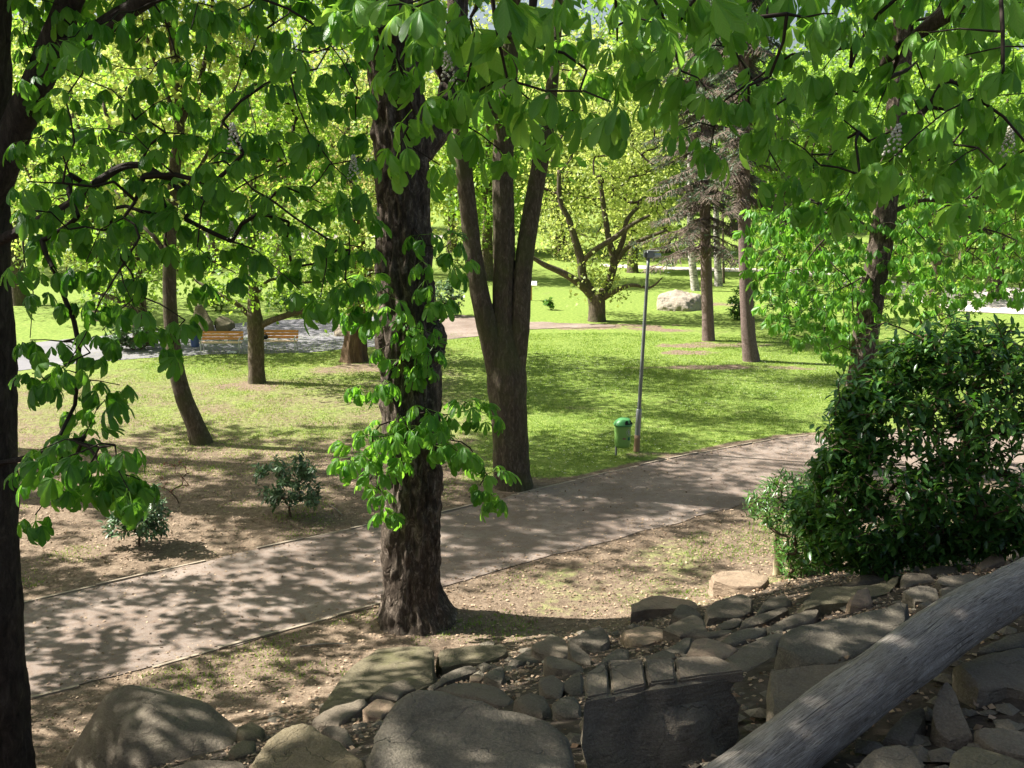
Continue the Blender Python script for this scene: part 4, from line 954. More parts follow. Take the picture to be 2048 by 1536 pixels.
# ---- low spreading tree on the far lawn
b = ground(1194, 642); Y0 = b[1]
tr = vert(b, [(1194, 632), (1194, 612), (1192, 596), (1190, 585)])
limbs = [([at(1192, 600, Y0), at(1165, 572, Y0 - .2), at(1130, 548, Y0 - .4), at(1090, 530, Y0 - .6), at(1060, 512, Y0 - .8)], [.26, .2, .17, .13, .08]),
         ([at(1186, 592, Y0), at(1166, 555, Y0), at(1162, 520, Y0), at(1150, 480, Y0), at(1138, 440, Y0), at(1120, 400, Y0), at(1118, 340, Y0)], [.26, .23, .21, .18, .15, .12, .09]),
         ([at(1164, 525, Y0), at(1190, 500, Y0 - .3), at(1230, 475, Y0 - .4), at(1262, 450, Y0 - .5), at(1300, 430, Y0 - .6)], [.13, .13, .13, .1, .06]),
         ([at(1200, 595, Y0), at(1215, 570, Y0 + .3), at(1224, 545, Y0 + .3), at(1228, 520, Y0 + .3), at(1218, 480, Y0 + .4), at(1210, 430, Y0 + .5), at(1200, 360, Y0 + .5)], [.24, .22, .2, .19, .16, .14, .1]),
         ([at(1228, 520, Y0 + .3), at(1246, 480, Y0 + .3), at(1254, 440, Y0 + .3), at(1280, 410, Y0 + .3)], [.15, .13, .11, .08]),
         ([at(1232, 525, Y0 + .3), at(1255, 495, Y0), at(1295, 475, Y0 - .3), at(1335, 460, Y0 - .5)], [.13, .11, .1, .06]),
         ([at(1200, 600, Y0), at(1235, 580, Y0 - .4), at(1265, 570, Y0 - .7), at(1300, 575, Y0 - .9), at(1325, 555, Y0 - 1)], [.16, .13, .09, .06, .03])]
tips = np.vstack([region([(1050, 300), (1120, 220), (1250, 200), (1340, 280), (1350, 440), (1290, 500), (1180, 590), (1120, 500), (1060, 480)], 250, Y0 - .3, Y0 + 4, 14),
                  region([(1160, 540), (1240, 540), (1240, 595), (1165, 590)], 14, Y0 - .8, Y0 + .3, 10), ellip((4.4, Y0, 11.5), (4.6, 4.2, 3.0), 130, .2, 8.5)])
make_tree("spreading_tree", "low spreading tree with wide crooked limbs on the far lawn", b, tr, [.56, .47, .43, .42, .42, .36], M['bark_brown'], limbs, tips, kind='small', sides=26, barkd=.015, step=.15,
          leafargs=dict(per=22, size=.19, spread=.42), leafm=M['yellow_leaf'], r0=.007)

# ---- chestnut on the right behind the laurel
b = ground(1690, 938); Y0 = b[1]
tr = vert(b, [(1694, 880), (1710, 800), (1726, 720), (1736, 640), (1748, 560), (1762, 480), (1774, 390), (1786, 290), (1798, 180), (1806, 60), (1812, -60), (1816, -300)])
limbs = [([at(1786, 290, Y0), at(1840, 230, Y0), at(1890, 170, Y0 + .3), at(1950, 110, Y0 + .5)], [.1, .08, .06, .04]),
         ([at(1762, 470, Y0), at(1690, 430, Y0 - .3), at(1620, 400, Y0 - .6)], [.06, .045, .03]),
         ([at(1770, 430, Y0), at(1850, 400, Y0 - .2), at(1920, 420, Y0 - .3), at(1980, 470, Y0 - .4)], [.06, .045, .035, .02])]
tips = np.vstack([
    region([(1490, 420), (1730, 380), (1730, 640), (1700, 720), (1620, 690), (1540, 640), (1500, 560)], 120, Y0 - 2.5, Y0 + 1.5, 22),
    region([(1770, 360), (2060, 330), (2060, 600), (1960, 590), (1830, 640), (1770, 600)], 120, Y0 - 2, Y0 + 2.5, 22),
    pts([(1740, 560), (1760, 620), (1740, 600), (1770, 520), (1750, 500), (1775, 560)], Y0 - .7, Y0 - .4),
    ellip((9.8, Y0, 13.5), (5, 4.5, 4), 420, .25, 10)])
make_tree("chestnut_tree", "chestnut trunk leaning right, rising behind the laurel bush", b, tr, [.42, .34, .30, .29, .29, .285, .285, .27, .25, .235, .225, .21, .2, .15], M['bark_dark'], limbs, tips, sides=44, barkd=.035, step=.09, lump=.1,
          leafargs=dict(per=(4, 6), scale=(.95, 1.3), tint=(.3, 1)), far_t=CH2, leafm=M['chestnut_far'], group="horse chestnuts", seg=.4, sag=.05, start_from=.2)

# ---- chestnuts out of frame to the left whose crowns dapple the path
for k, (x, y, lb, zc, rz, nt_) in enumerate([(-15.8, 14.6, "chestnut just beyond the left picture edge shading the path", 8.6, 3.8, 1100), (-18.0, 27.0, "tall chestnut beyond the left picture edge shading the patchy lawn", 15.5, 5.8, 800), (-13.4, 22.6, "unseen slender chestnut added beyond the left picture edge to dapple the soil", 13.4, 3.2, 330)]):  # slender one is unseen, added to dapple a sunlit gap
    b = np.array([x, y, float(H(x, y))]); tr = [b - [0, 0, .2], b, b + [0, 0, 1], b + [.2, 0, 4], b + [.1, .2, zc * .7], b + [0, 0, zc * 1.2]]
    tips = ellip((x + .5, y, zc), (6.8, 6.0, rz) if k < 2 else (4.6, 3.8, rz), nt_, .25, 4.2 if k < 2 else 10.9, 13)
    make_tree("chestnut_tree", lb, b, tr, [.6, .5, .42, .38, .3, .15], M['bark_dark'], [], tips, sides=20, barkd=.02, step=.25, leafargs=dict(per=(4, 6), scale=(1, 1.4)), far_t=CH2, leafm=M['chestnut_far'], nparts=0, group="horse chestnuts", seg=.5)

# ------------------------------------------------------------------ conifers and birches
def conifer(label, ub, vb, line, rad, z0, z1, blen, seed, nwh=26):
    r = np.random.default_rng(seed); b = ground(ub, vb); Y0 = b[1]; root = thing("conifer", b, label, "tree", "conifers on the far lawn")
    P, R = catmull(vert(b, line), rad, .15); V, F = tube(P, R, 24, .012, seed, 9, True, .03); link("trunk", mk("trunk", V - b, F, M['bark_con']), root)
    A = []; B = []; RA = []; RB = []; na = []; nb_ = []; ga = []; gb = []
    for z in np.linspace(z0, z1, nwh):
        i = int(np.argmin(np.abs(P[:, 2] - z))); c = P[i]
        for q in range(r.integers(4, 7)):
            a = r.uniform(0, 6.283); L = blen * r.uniform(.6, 1.1) * (1 - .55 * (z - z0) / (z1 - z0)); n = 7
            pr = c; d = np.array([math.cos(a), math.sin(a), 0])
            for k in range(1, n + 1):
                t = k / n; p = c + d * L * t + np.array([0, 0, -.42 * L * t ** 1.4 + .12 * L * t ** 4]) + r.normal(0, .04, 3)
                w = .028 * (1 - t * .85); A.append(pr); B.append(p); RA.append(w * 1.1); RB.append(w)
                side = np.cross(d, [0, 0, 1.0])
                for s in range(13):
                    o = r.uniform(0, 1); q0 = pr + (p - pr) * o; l = r.uniform(.25, .7) * (1 - .4 * t)
                    q1 = q0 + side * r.choice([-1, 1]) * l * r.uniform(.5, 1) + d * l * .5 + np.array([0, 0, -l * r.uniform(.3, .9)])
                    live = r.uniform() < (.05 + .6 * t) * (.2 + .7 * (z - z0) / (z1 - z0))
                    (ga if live else na).append(q0); (gb if live else nb_).append(q1)
                pr = p
    V, Q = prisms(np.array(A), np.array(B), np.array(RA), np.array(RB), 4); o = link("branches", mk("branches", V - b, [Q], M['bark_con']), root); tag(o, kind="stuff")
    V, Q = prisms(np.array(na), np.array(nb_), np.full(len(na), .015), np.full(len(na), .008), 3)
    o = link("dead_twigs", mk("dead_twigs", V - b, [Q], M['dead_twig'], True, np.repeat(r.uniform(0, 1, len(na)), 6)), root); tag(o, "bare brown twigs", kind="stuff")
    ga = np.array(ga); gb = np.array(gb); m = len(ga); k = 9
    s = np.repeat(np.arange(m), k); t = r.uniform(0, 1, m * k)[:, None]; p = ga[s] + (gb[s] - ga[s]) * t
    dr = (gb[s] - ga[s]) + r.normal(0, .35, (m * k, 3)); Rm = frames(dr, r.uniform(-3, 3, m * k))
    rr = scatter([flat_leaf(.16, .0), flat_leaf(.22, .04)], p, Rm, r.uniform(.13, .26, m * k), r.uniform(0, 1, m * k), r.integers(0, 2, m * k))
    o = link("needles", mk("needles", rr[0] - b, rr[1], M['needle'], True, rr[2]), root); tag(o, kind="stuff")
    return root
conifer("conifer with bare lower trunk and brown drooping twigs, left of the pair", 1417, 681, [(1416, 640), (1413, 560), (1411, 480), (1410, 380), (1411, 260), (1414, 120), (1416, -40), (1418, -160)], [.36, .30, .26, .24, .23, .22, .2, .17, .13, .08], 4.2, 17, 2.9, 3, 34)
conifer("conifer with a bare grey trunk, right and nearer of the pair", 1503, 722, [(1498, 680), (1494, 620), (1491, 540), (1489, 450), (1488, 350), (1488, 250), (1488, 120), (1488, -80), (1488, -200)], [.42, .33, .28, .255, .245, .235, .225, .2, .18, .14, .08], 6.3, 16, 2.2, 8, 22)

def small_tree(name, label, b, trunk, rad, bark, tips, leafm, per=40, size=.2, spread=.4, limbs=(), group=None, sides=14, r0=.006, tint=(.1, 1)):
    return make_tree(name, label, b, trunk, rad, bark, limbs, tips, kind='small', sides=sides, barkd=.01, step=.3, lump=.04, leafargs=dict(per=per, size=size, spread=spread, tint=tint), leafm=leafm, r0=r0, group=group, seg=.7, start_from=.45)
for (u, v, us, lb, h) in [(1391, 581, [(1386, 540), (1382, 490), (1380, 400)], "white birch left behind the conifer trunk", 13), (1437, 572, [(1436, 540), (1434, 490), (1432, 400)], "white birch right behind the conifer trunk", 13), (1447, 566, [(1447, 540), (1446, 500), (1446, 420)], "thin dark stemmed sapling beside the birches", 8)]:
    b = ground(u, v); thin = h < 10
    small_tree("birch_tree" if not thin else "sapling", lb, b, vert(b, us + [(us[-1][0], 200)]), [r * (.35 if thin else 1) for r in [.34, .29, .24, .21, .18, .08]], M['birch'] if not thin else M['bark_brown'],
               ellip((b[0], b[1], h), (2.6, 2.6, 3.8), 60 if not thin else 25, .2), M['green_leaf'], 50, .22, .5)

# ------------------------------------------------------------------ background trees, far-off and near the plaza
BGT = [  # u, v of the foot, height of crown top, crown rx, material, trunk bark, label
 (285, 690, 12, 4.2, 'green_leaf', 'bark_dark', "dark leaning trunk beside the plaza at the left"),
 (205, 640, 15, 5.0, 'yellow_leaf', 'bark_brown', "yellow green tree behind the plaza at far left"),
 (40, 610, 17, 6.0, 'green_leaf', 'bark_brown', "leafy tree farthest left behind the dark edge trunk"),
 (565, 560, 17, 5.5, 'bud_leaf', 'bark_brown', "pale budding tree with bare looking boughs above the benches"),
 (430, 545, 18, 5.5, 'bud_leaf', 'bark_brown', "pinkish budding tree left of the one above the benches"),
 (690, 545, 18, 6.0, 'bud_leaf', 'bark_brown', "budding tree just left behind the central trunk"),
 (975, 560, 16, 4.5, 'green_leaf', 'bark_brown', "thin trunked tree seen between the stems of the three stemmed tree"),
 (1265, 545, 14, 4.0, 'yellow_leaf', 'bark_brown', "yellow leaved tree behind the lamp head"),
 (905, 505, 20, 6.5, 'yellow_leaf', 'bark_brown', "bright tree behind the gap right of the central trunk"),
 (1120, 500, 21, 7.0, 'yellow_leaf', 'bark_brown', "tall bright tree far behind the spreading tree"),
 (1330, 505, 21, 7.0, 'green_leaf', 'bark_brown', "tall green tree far behind the lamp"),
 (1560, 560, 15, 5.5, 'green_leaf', 'bark_brown', "leafy tree behind the right hand conifer"),
 (1640, 545, 17, 6.0, 'green_leaf', 'bark_brown', "leafy tree left behind the right chestnut trunk"),
 (1865, 600, 14, 5.0, 'green_leaf', 'bark_brown', "leafy tree right behind the right chestnut trunk"),
 (1990, 598, 14, 4.6, 'green_leaf', 'bark_brown', "small forked tree at the pale path on the right"),
 (1930, 520, 20, 7.0, 'green_leaf', 'bark_brown', "tall tree far off at the right edge"),
 (1760, 505, 22, 7.5, 'green_leaf', 'bark_brown', "tall tree far off behind the right chestnut"),
 (2130, 530, 20, 7.0, 'green_leaf', 'bark_brown', "tall tree beyond the right picture edge"),
 (150, 520, 21, 7.0, 'yellow_leaf', 'bark_brown', "tall yellow green tree far off at the left"),
 (330, 500, 22, 7.0, 'yellow_leaf', 'bark_brown', "tall yellow green tree far off behind the leaning tree"),
 (-80, 540, 20, 7.0, 'yellow_leaf', 'bark_brown', "tall tree beyond the left picture edge"),
 (500, 458, 27, 9.0, 'yellow_leaf', 'bark_brown', "hazy tree beyond the far path above the benches"),
 (760, 456, 27, 9.0, 'green_leaf', 'bark_brown', "hazy tree beyond the far path behind the central trunk"),
 (1010, 455, 28, 9.0, 'yellow_leaf', 'bark_brown', "hazy tree beyond the far lawn behind the three stems"),
 (1240, 460, 27, 9.0, 'green_leaf', 'bark_brown', "hazy tree on the skyline right of the spreading tree"),
 (1470, 462, 27, 9.0, 'green_leaf', 'bark_brown', "hazy tree on the skyline behind the conifers"),
 (1680, 460, 27, 9.0, 'green_leaf', 'bark_brown', "hazy tree on the skyline left of the right chestnut"),
 (1900, 462, 27, 9.0, 'green_leaf', 'bark_brown', "hazy tree on the skyline at far right"),
 (240, 460, 27, 9.0, 'yellow_leaf', 'bark_brown', "hazy tree on the skyline at far left"),
 (20, 465, 27, 9.0, 'green_leaf', 'bark_brown', "hazy tree on the skyline behind the edge trunk"),
]
for k, (u, v, h, rx, lm, bk, lb) in enumerate(BGT):
    b = ground(u, v); d = b[1]; far = d > 80; r = np.random.default_rng(500 + k)
    lean = r.normal(0, .05, 2) * h; tr = [b - [0, 0, .3], b] + [b + np.array([lean[0] * t * t, lean[1] * t * t, h * .8 * t]) for t in (.1, .3, .55, .8, 1)]
    R0 = .16 + .016 * h; sparse = lm == 'bud_leaf'
    if k == 0:
        tr = vert(b, [(283, 660), (278, 610), (270, 530), (258, 440), (240, 330)]); tr.append(tr[-1] + [-.5, 0, 2.5])
    limbs = []
    for q in range(0 if far else 5):
        t0 = r.uniform(.25, .6); c = b + np.array([lean[0] * t0 * t0, lean[1] * t0 * t0, h * .8 * t0]); a = r.uniform(0, 6.28); l = rx * r.uniform(.5, .8)
        dv = np.array([math.cos(a), math.sin(a) * .6, 0]); limbs.append(([c, c + dv * l * .45 + [0, 0, l * .4], c + dv * l * .8 + [0, 0, l * .95], c + dv * l * .95 + [0, 0, l * 1.5]], [R0 * .4, R0 * .32, R0 * .22, R0 * .12]))
    if k == 0: limbs = [([at(290, 645, d), at(255, 610, d - .3), at(205, 588, d - .6), at(160, 575, d - .8)], [.16, .13, .1, .05])]
    zc = h * (.62 if not far else .55); tips = ellip((b[0] + lean[0] * .4, b[1], b[2] + zc), (rx, rx * .9, h - zc), 130 if not far else 110, .15)
    lo = ellip((b[0], b[1], b[2] + h * .30), (rx * .8, rx * .7, h * .2), 26, .3); tips = np.vstack([tips, lo])
    sz = {0: .22}.get(0) if d < 60 else (.30 if d < 80 else .5)
    small_tree("leafy_tree" if not far else "distant_tree", lb, b, tr, list(np.interp(np.linspace(0, 1, len(tr)), [0, .15, .3, .6, 1], [R0 * 1.6, R0 * 1.25, R0, R0 * .65, R0 * .2])), M[bk], tips, M[lm], per=(26 if sparse else 56), size=sz * (.8 if sparse else 1), spread=.55 if not far else 1.0,
               limbs=limbs, group="trees round the lawn", sides=14 if not far else 8, r0=.010 if not far else .02, tint=(.0, 1))
# the wood that closes the view
W = MB(); n = 26000
aa = rng.uniform(math.radians(40), math.radians(140), n); rr_ = rng.uniform(185, 240, n); hh = rng.uniform(0, 1, n) ** .8
top = 24 + 7 * vnoise(np.stack([aa * 14, rr_ * .03, np.zeros(n)], -1), 4)
P = np.stack([np.cos(aa) * rr_, np.sin(aa) * rr_, 1.2 + hh * top], -1)
r_ = scatter(SL, P, frames(rng.normal(0, 1, (n, 3)), rng.uniform(-2, 2, n)), rng.uniform(1.0, 2.2, n), np.clip(.5 + .5 * vnoise(P * .12, 6), 0, 1), rng.integers(0, 3, n))
o = link("distant_wood", mk("distant_wood", r_[0], r_[1], M['green_leaf'], True, r_[2])); tag(o, "far off belt of spring green wood closing the view", "wood", kind="stuff")

# ------------------------------------------------------------------ shrubs
def shrub(name, label, b, tips, tmpl, key, leafm, size, per, nparts, stem_r=.006, stems=None, group=None, lift=.5, tint=(.1, 1), leaf_up=.1, seg=.2, twigm=None, nst=6, spreadst=.15):
    b = np.asarray(b, float); root = thing(name, b, label, "shrub", group)
    st = []
    for q in range(nst):
        a = rng.uniform(0, 6.28); c = b + np.array([math.cos(a), math.sin(a), 0]) * rng.uniform(0, spreadst); c[2] = float(H(c[0], c[1])) - .03; st.append(c)
    P, par, tid, n0 = grow(np.array(st), tips, seg, .16, .05, .3); (V, Q), r = twig_mesh(P, par, n0, tid, stem_r, .42, .06, 5)
    tag(link("stems", mk("stems", V - b, [Q], twigm or M['twig_brown']), root), kind="stuff")
    pos = []; dr = []
    for t in tid:
        d = P[t] - P[par[t]]; d /= np.linalg.norm(d) + 1e-9; L = .26 * (size / .12)
        for q in range(per):
            f = q / per; a = q * 2.4 + rng.uniform(0, .5); e1 = np.cross(d, [.3, .2, 1.0]); e1 /= np.linalg.norm(e1) + 1e-9; e2 = np.cross(d, e1)
            pos.append(P[t] - d * L * f + rng.normal(0, .01, 3)); v = d * (.35 + .5 * (1 - f)) + (e1 * math.cos(a) + e2 * math.sin(a)) * .9 + np.array([0, 0, leaf_up]); dr.append(v)
    pos = np.array(pos); n = len(pos); R = frames(np.array(dr), rng.normal(0, .3, n)); sc = size * rng.uniform(.7, 1.25, n)
    hgt = (pos[:, 2] - b[2]); tt = np.clip(rng.uniform(*tint, n), 0, 1)
    leaf_set(root, b, pos, R, sc, tt, key, tmpl, tmpl, leafm, nparts)
    return root
# big laurel at the right
LPOLY = [(1665, 860), (1700, 740), (1740, 660), (1850, 640), (1960, 650), (2100, 630), (2100, 1060), (2000, 1085), (1880, 1090), (1760, 1100), (1660, 1090), (1620, 1000), (1640, 930)]
lb_ = ground(1850, 1105); tl = []
def lobes(lst, n, dy):
    out = []
    for (u, v, r, y) in lst:
        c = at(u, v, y); rr = r * y / FPX; out.append(ellip(c, (rr, rr * dy, rr * .8), n, .55))
    return out
tl += lobes([(1760, 775, 60, 13.0), (1815, 715, 55, 13.4), (1880, 720, 75, 13.0), (1960, 690, 70, 13.2), (2040, 720, 90, 12.8), (1725, 880, 60, 12.6), (1790, 850, 95, 12.6), (1900, 850, 100, 12.4), (2010, 850, 100, 12.4), (1690, 985, 75, 12.6), (1780, 980, 95, 12.3), (1890, 980, 90, 12.2), (2000, 980, 100, 12.2), (1720, 1060, 70, 12.5), (1840, 1060, 60, 12.6), (1950, 1045, 70, 12.4), (2060, 1040, 90, 12.2), (2160, 850, 130, 12.5), (1830, 780, 90, 13.8), (1960, 800, 110, 13.6), (1690, 1100, 60, 12.9), (1760, 1110, 50, 12.8), (1850, 1095, 50, 12.7), (1930, 1085, 50, 12.6), (2020, 1075, 60, 12.5), (1645, 1060, 60, 13.2), (1630, 1020, 50, 13.4), (1672, 935, 42, 12.8), (1705, 820, 38, 12.9)], 66, 1.0)
tl.append(pts([(1660, 880), (1668, 905), (1650, 860), (1690, 740), (1705, 715), (1722, 690), (1640, 980), (1632, 1000), (1770, 645), (1850, 640), (1900, 632), (1985, 640), (1680, 800), (1672, 830), (1740, 665)], 12.3, 13.0))
tl = np.vstack(tl); tl = tl[tl[:, 2] > H(tl[:, 0], tl[:, 1]) + .15]
shrub("laurel_bush", "large dark glossy laurel bush above the rock pile at the right", lb_ + [0, .8, 0], tl, LAU, "laurel", M['laurel_leaf'], .15, 9, 300, .006, nst=14, spreadst=1.3, tint=(.0, 1.0), seg=.3)
# narrow leaved shrub left of it
NP = [(1490, 990), (1560, 940), (1650, 960), (1690, 1050), (1680, 1130), (1600, 1150), (1560, 1110), (1545, 1060), (1500, 1030)]
nb0 = ground(1610, 1150); t2 = region(NP, 230, nb0[1] - .4, nb0[1] + .9, 9); t2 = np.vstack([t2, region([(1560, 1090), (1680, 1090), (1640, 1190), (1580, 1190)], 60, nb0[1] - .5, nb0[1] + .2, 9)]); t2 = t2[t2[:, 2] > H(t2[:, 0], t2[:, 1]) + .05]
shrub("narrow_leaved_shrub", "narrow leaved shrub between the path and the laurel bush", nb0, t2, NAR, "narrow", M['laurel_leaf'], .13, 12, 300, .005, nst=7, spreadst=.35, tint=(.2, 1), seg=.25)
# pale stump inside it
bs = ground(1555, 1150); P_, R_ = catmull([bs - [0, 0, .1], bs, at(1556, 1110, bs[1]), at(1553, 1078, bs[1]), at(1554, 1055, bs[1])], [.10, .085, .07, .06, .045], .04); V, F = tube(P_, R_, 14, .015, 3, 5, True, .12)
o = link("broken_stump", mk("broken_stump", V - bs, F, M['stump_pale'])); o.location = bs; tag(o, "pale broken stump half hidden by the narrow leaved shrub", "stump")
# two rhododendrons in the bed and a bare bush
for (u, v, lst, lb, n, rad) in [(588, 1034, [(530, 940), (560, 930), (600, 925), (630, 950), (635, 985), (600, 970), (550, 985), (570, 960), (620, 1005), (535, 1000), (585, 995), (610, 940)], "low rhododendron in the bare bed left of the central trunk", 60, .45),
                          (275, 1094, [(220, 1050), (240, 1000), (265, 975), (290, 990), (310, 1030), (325, 1055), (250, 1040), (290, 1050), (230, 1030), (270, 1020), (300, 1060), (255, 1060), (320, 1000)], "low rhododendron nearest the path at the left", 70, .5)]:
    b = ground(u, v); t0 = np.vstack([np.array([at(x, y, b[1] + rng.uniform(-.45, .45)) for x, y in lst]) for _ in range(9)]) + rng.normal(0, .09, (len(lst) * 9, 3))
    t0 = t0[t0[:, 2] > .3]
    shrub("rhododendron", lb, b, t0, LAU, "rhodo", M['rhodo_leaf'], .135, 13, 300, .0035, nst=5, spreadst=.16, group="rhododendrons in the bed", tint=(.1, 1), leaf_up=-.15)
b = ground(352, 1012); t0 = np.array([at(u, v, b[1] + rng.uniform(-.3, .3)) for u, v in [(315, 935), (330, 925), (345, 930), (360, 922), (372, 935), (382, 945), (320, 955), (350, 945), (365, 955), (335, 965), (378, 970), (342, 985), (360, 930), (325, 975)] * 2])
shrub("bare_bush", "almost bare twiggy bush with reddish buds between the rhododendrons", b, t0, [flat_leaf(.5, .1)], "bud", M['redbud'], .05, 4, 60, .0035, nst=10, spreadst=.3)
# dark evergreen shrubs further off
for (u, v, w, h, lb, m) in [(1590, 655, 3.6, 2.3, "dark evergreen bush behind the right conifer trunk", 'laurel_leaf'), (1480, 640, 1.6, 1.7, "small dark bush left of the right conifer trunk", 'laurel_leaf'), (250, 660, 2.6, 2.6, "glossy dark bush at the back of the plaza left of the leaning tree", 'rhodo_leaf'),
                         (265, 700, 2.4, 1.3, "low glossy bush at the plaza edge near the left", 'rhodo_leaf'), (895, 632, 2.0, 1.9, "grey green bush behind the pink path right of the central trunk", 'rhodo_leaf'), (600, 628, 4.2, 1.5, "low dark hedge behind the benches", 'laurel_leaf'),
                         (430, 622, 2.2, 1.7, "low bush behind the left bench", 'green_leaf'), (760, 626, 2.4, 1.8, "bush behind the central trunk at the plaza's far edge", 'green_leaf'), (1098, 620, .45, .75, "small upright evergreen beside the wooden sign", 'laurel_leaf'), (1720, 640, 4, 2.6, "bush beneath the branches of the right chestnut", 'green_leaf'), (1880, 650, 4.5, 3.0, "light bush behind the laurel at the right", 'green_leaf'), (930, 560, 5, 4.5, "light green bush beyond the lawn between the central trunk and the stems", 'yellow_leaf'), (1130, 520, 6, 5, "bright thicket far behind the spreading tree's left limb", 'yellow_leaf'), (1300, 522, 6, 5, "bright thicket behind the lamp head", 'yellow_leaf'),
                         (1560, 585, 5, 4.5, "light thicket between the right conifer and the right chestnut", 'green_leaf'), (1660, 590, 5, 5, "green thicket left of the right chestnut trunk", 'green_leaf'), (1830, 570, 7, 6, "green thicket right of the right chestnut trunk", 'green_leaf'), (1960, 555, 7, 6, "pale green thicket above the bright path at the right", 'yellow_leaf'), (2060, 600, 5, 5, "green thicket at the right picture edge", 'green_leaf'), (480, 520, 7, 5, "light thicket far behind the benches", 'yellow_leaf'), (150, 560, 7, 5, "light thicket behind the left end of the plaza", 'yellow_leaf'), (330, 545, 6, 4.5, "light thicket behind the leaning tree", 'yellow_leaf')]:
    b = ground(u, v); t0 = ellip((b[0], b[1], b[2] + h * .5), (w / 2, w / 2.6, h * .5), int(46 * w), .2, b[2] + .1)
    shrub("bush", lb, b, t0, SL, "bushleaf" + m, M[m], .17, 10, 0, .008, nst=5, spreadst=w * .2, group="bushes round the lawn", seg=.4)

# ------------------------------------------------------------------ street furniture
def bench(u0, u1, v, label):
    c = ground((u0 + u1) / 2, v); W = abs(ground(u1, v)[0] - ground(u0, v)[0]); root = thing("park_bench", c, label, "bench", "benches on the plaza")
    m = MB(); m.box((0, 0, 0), (W, .095, .032)); seat = m.mesh("slat", M['lit_seat_wood'], False)
    m = MB(); m.box((0, 0, 0), (W, .028, .10)); back = m.mesh("slat", M['slat_wood'], False)
    for k in range(4): o = link("seat_slat", seat, root, (0, -.20 + k * .108, .44 + .012 * (k == 0)))
    for k in range(3): o = link("back_slat", back, root, (0, .20 + .03 * k, .57 + k * .118)); o.rotation_euler = (-.2, 0, 0)
    for s in (-1, 1):
        x = s * (W / 2 - .06); mb = MB()
        for Pl in ([(x, -.24, 0), (x, -.25, .25), (x, -.23, .41), (x, .0, .415), (x, .16, .42), (x, .22, .6), (x, .285, .86)], [(x, .22, 0), (x, .17, .25), (x, .12, .41)], [(x, -.25, .41), (x, -.25, .58), (x, -.1, .62), (x, .2, .62)]):
            P, R = catmull(np.array(Pl), [.022] * len(Pl), .05); V, F = tube(P, R, 8); mb.add(V, F)
        link("leg_frame", mb.mesh("leg_frame", M['bench_metal']), root)
    return root
bench(402, 486, 706, "left park bench with orange wood slats on the plaza edge")
bench(517, 596, 703, "right park bench with orange wood slats, half behind a tree")
p = ground(545, 703) ; mb = MB(); P_, R_ = catmull([(0, 0, 0), (0, 0, .05), (0, 0, .14), (0, 0, .2)], [.09, .13, .12, .04], .03); V, F = tube(P_, R_, 14, lump=.1); mb.add(V, F)
P_, R_ = catmull([(-.06, 0, .17), (-.04, 0, .27), (.04, 0, .27), (.06, 0, .17)], [.012] * 4, .03); V, F = tube(P_, R_, 6); mb.add(V, F)
o = link("black_bag", mb.mesh("black_bag", M['black_cloth'])); o.location = (at(531, 690, p[1])[0], p[1] - .02, .48); tag(o, "small black bag left on the seat of the right bench", "bag")
c = ground(466, 707); mb = MB()
for k in range(5):
    q = np.array([rng.uniform(-.22, .22), rng.uniform(-.06, .06), .05]); d = rng.normal(0, 1, (40, 3)); d /= np.linalg.norm(d, axis=1)[:, None]
    bm = bmesh.new(); bmesh.ops.create_icosphere(bm, subdivisions=2, radius=.07)
    V = np.array([v.co[:] for v in bm.verts]); F = np.array([[v.index for v in f.verts] for f in bm.faces]); bm.free()
    V = V * (1 + .5 * vnoise(V * 25 + k * 5, k))[:, None] * np.array([1.2, 1, .7]); mb.add(V + q, [F])
o = link("crumpled_paper", mb.mesh("crumpled_paper", M['paper'], False)); o.location = c; tag(o, "crumpled white paper litter under the left bench", "litter", kind="stuff")
# blue bin beside the left bench
c = ground(391, 699); root = thing("litter_bin", c, "blue litter bin left of the left bench, half hidden by leaves", "bin")
P_, R_ = catmull([(0, 0, .1), (0, 0, .12), (0, 0, .8), (0, 0, .82)], [.0, .16, .2, .21], .06); V, F = tube(P_, R_, 20, cap=False); link("body", mk("body", V, F, M['blue_plastic']), root)
P_, R_ = catmull([(0, 0, .82), (0, 0, .86), (0, 0, .93)], [.225, .215, .06], .03); V, F = tube(P_, R_, 20); link("lid", mk("lid", V, F, M['blue_plastic']), root)
P_, R_ = catmull([(-.05, .2, 0), (-.05, .2, .9)], [.025, .025], .2); V, F = tube(P_, R_, 8); link("post", mk("post", V, F, M['galv']), root)

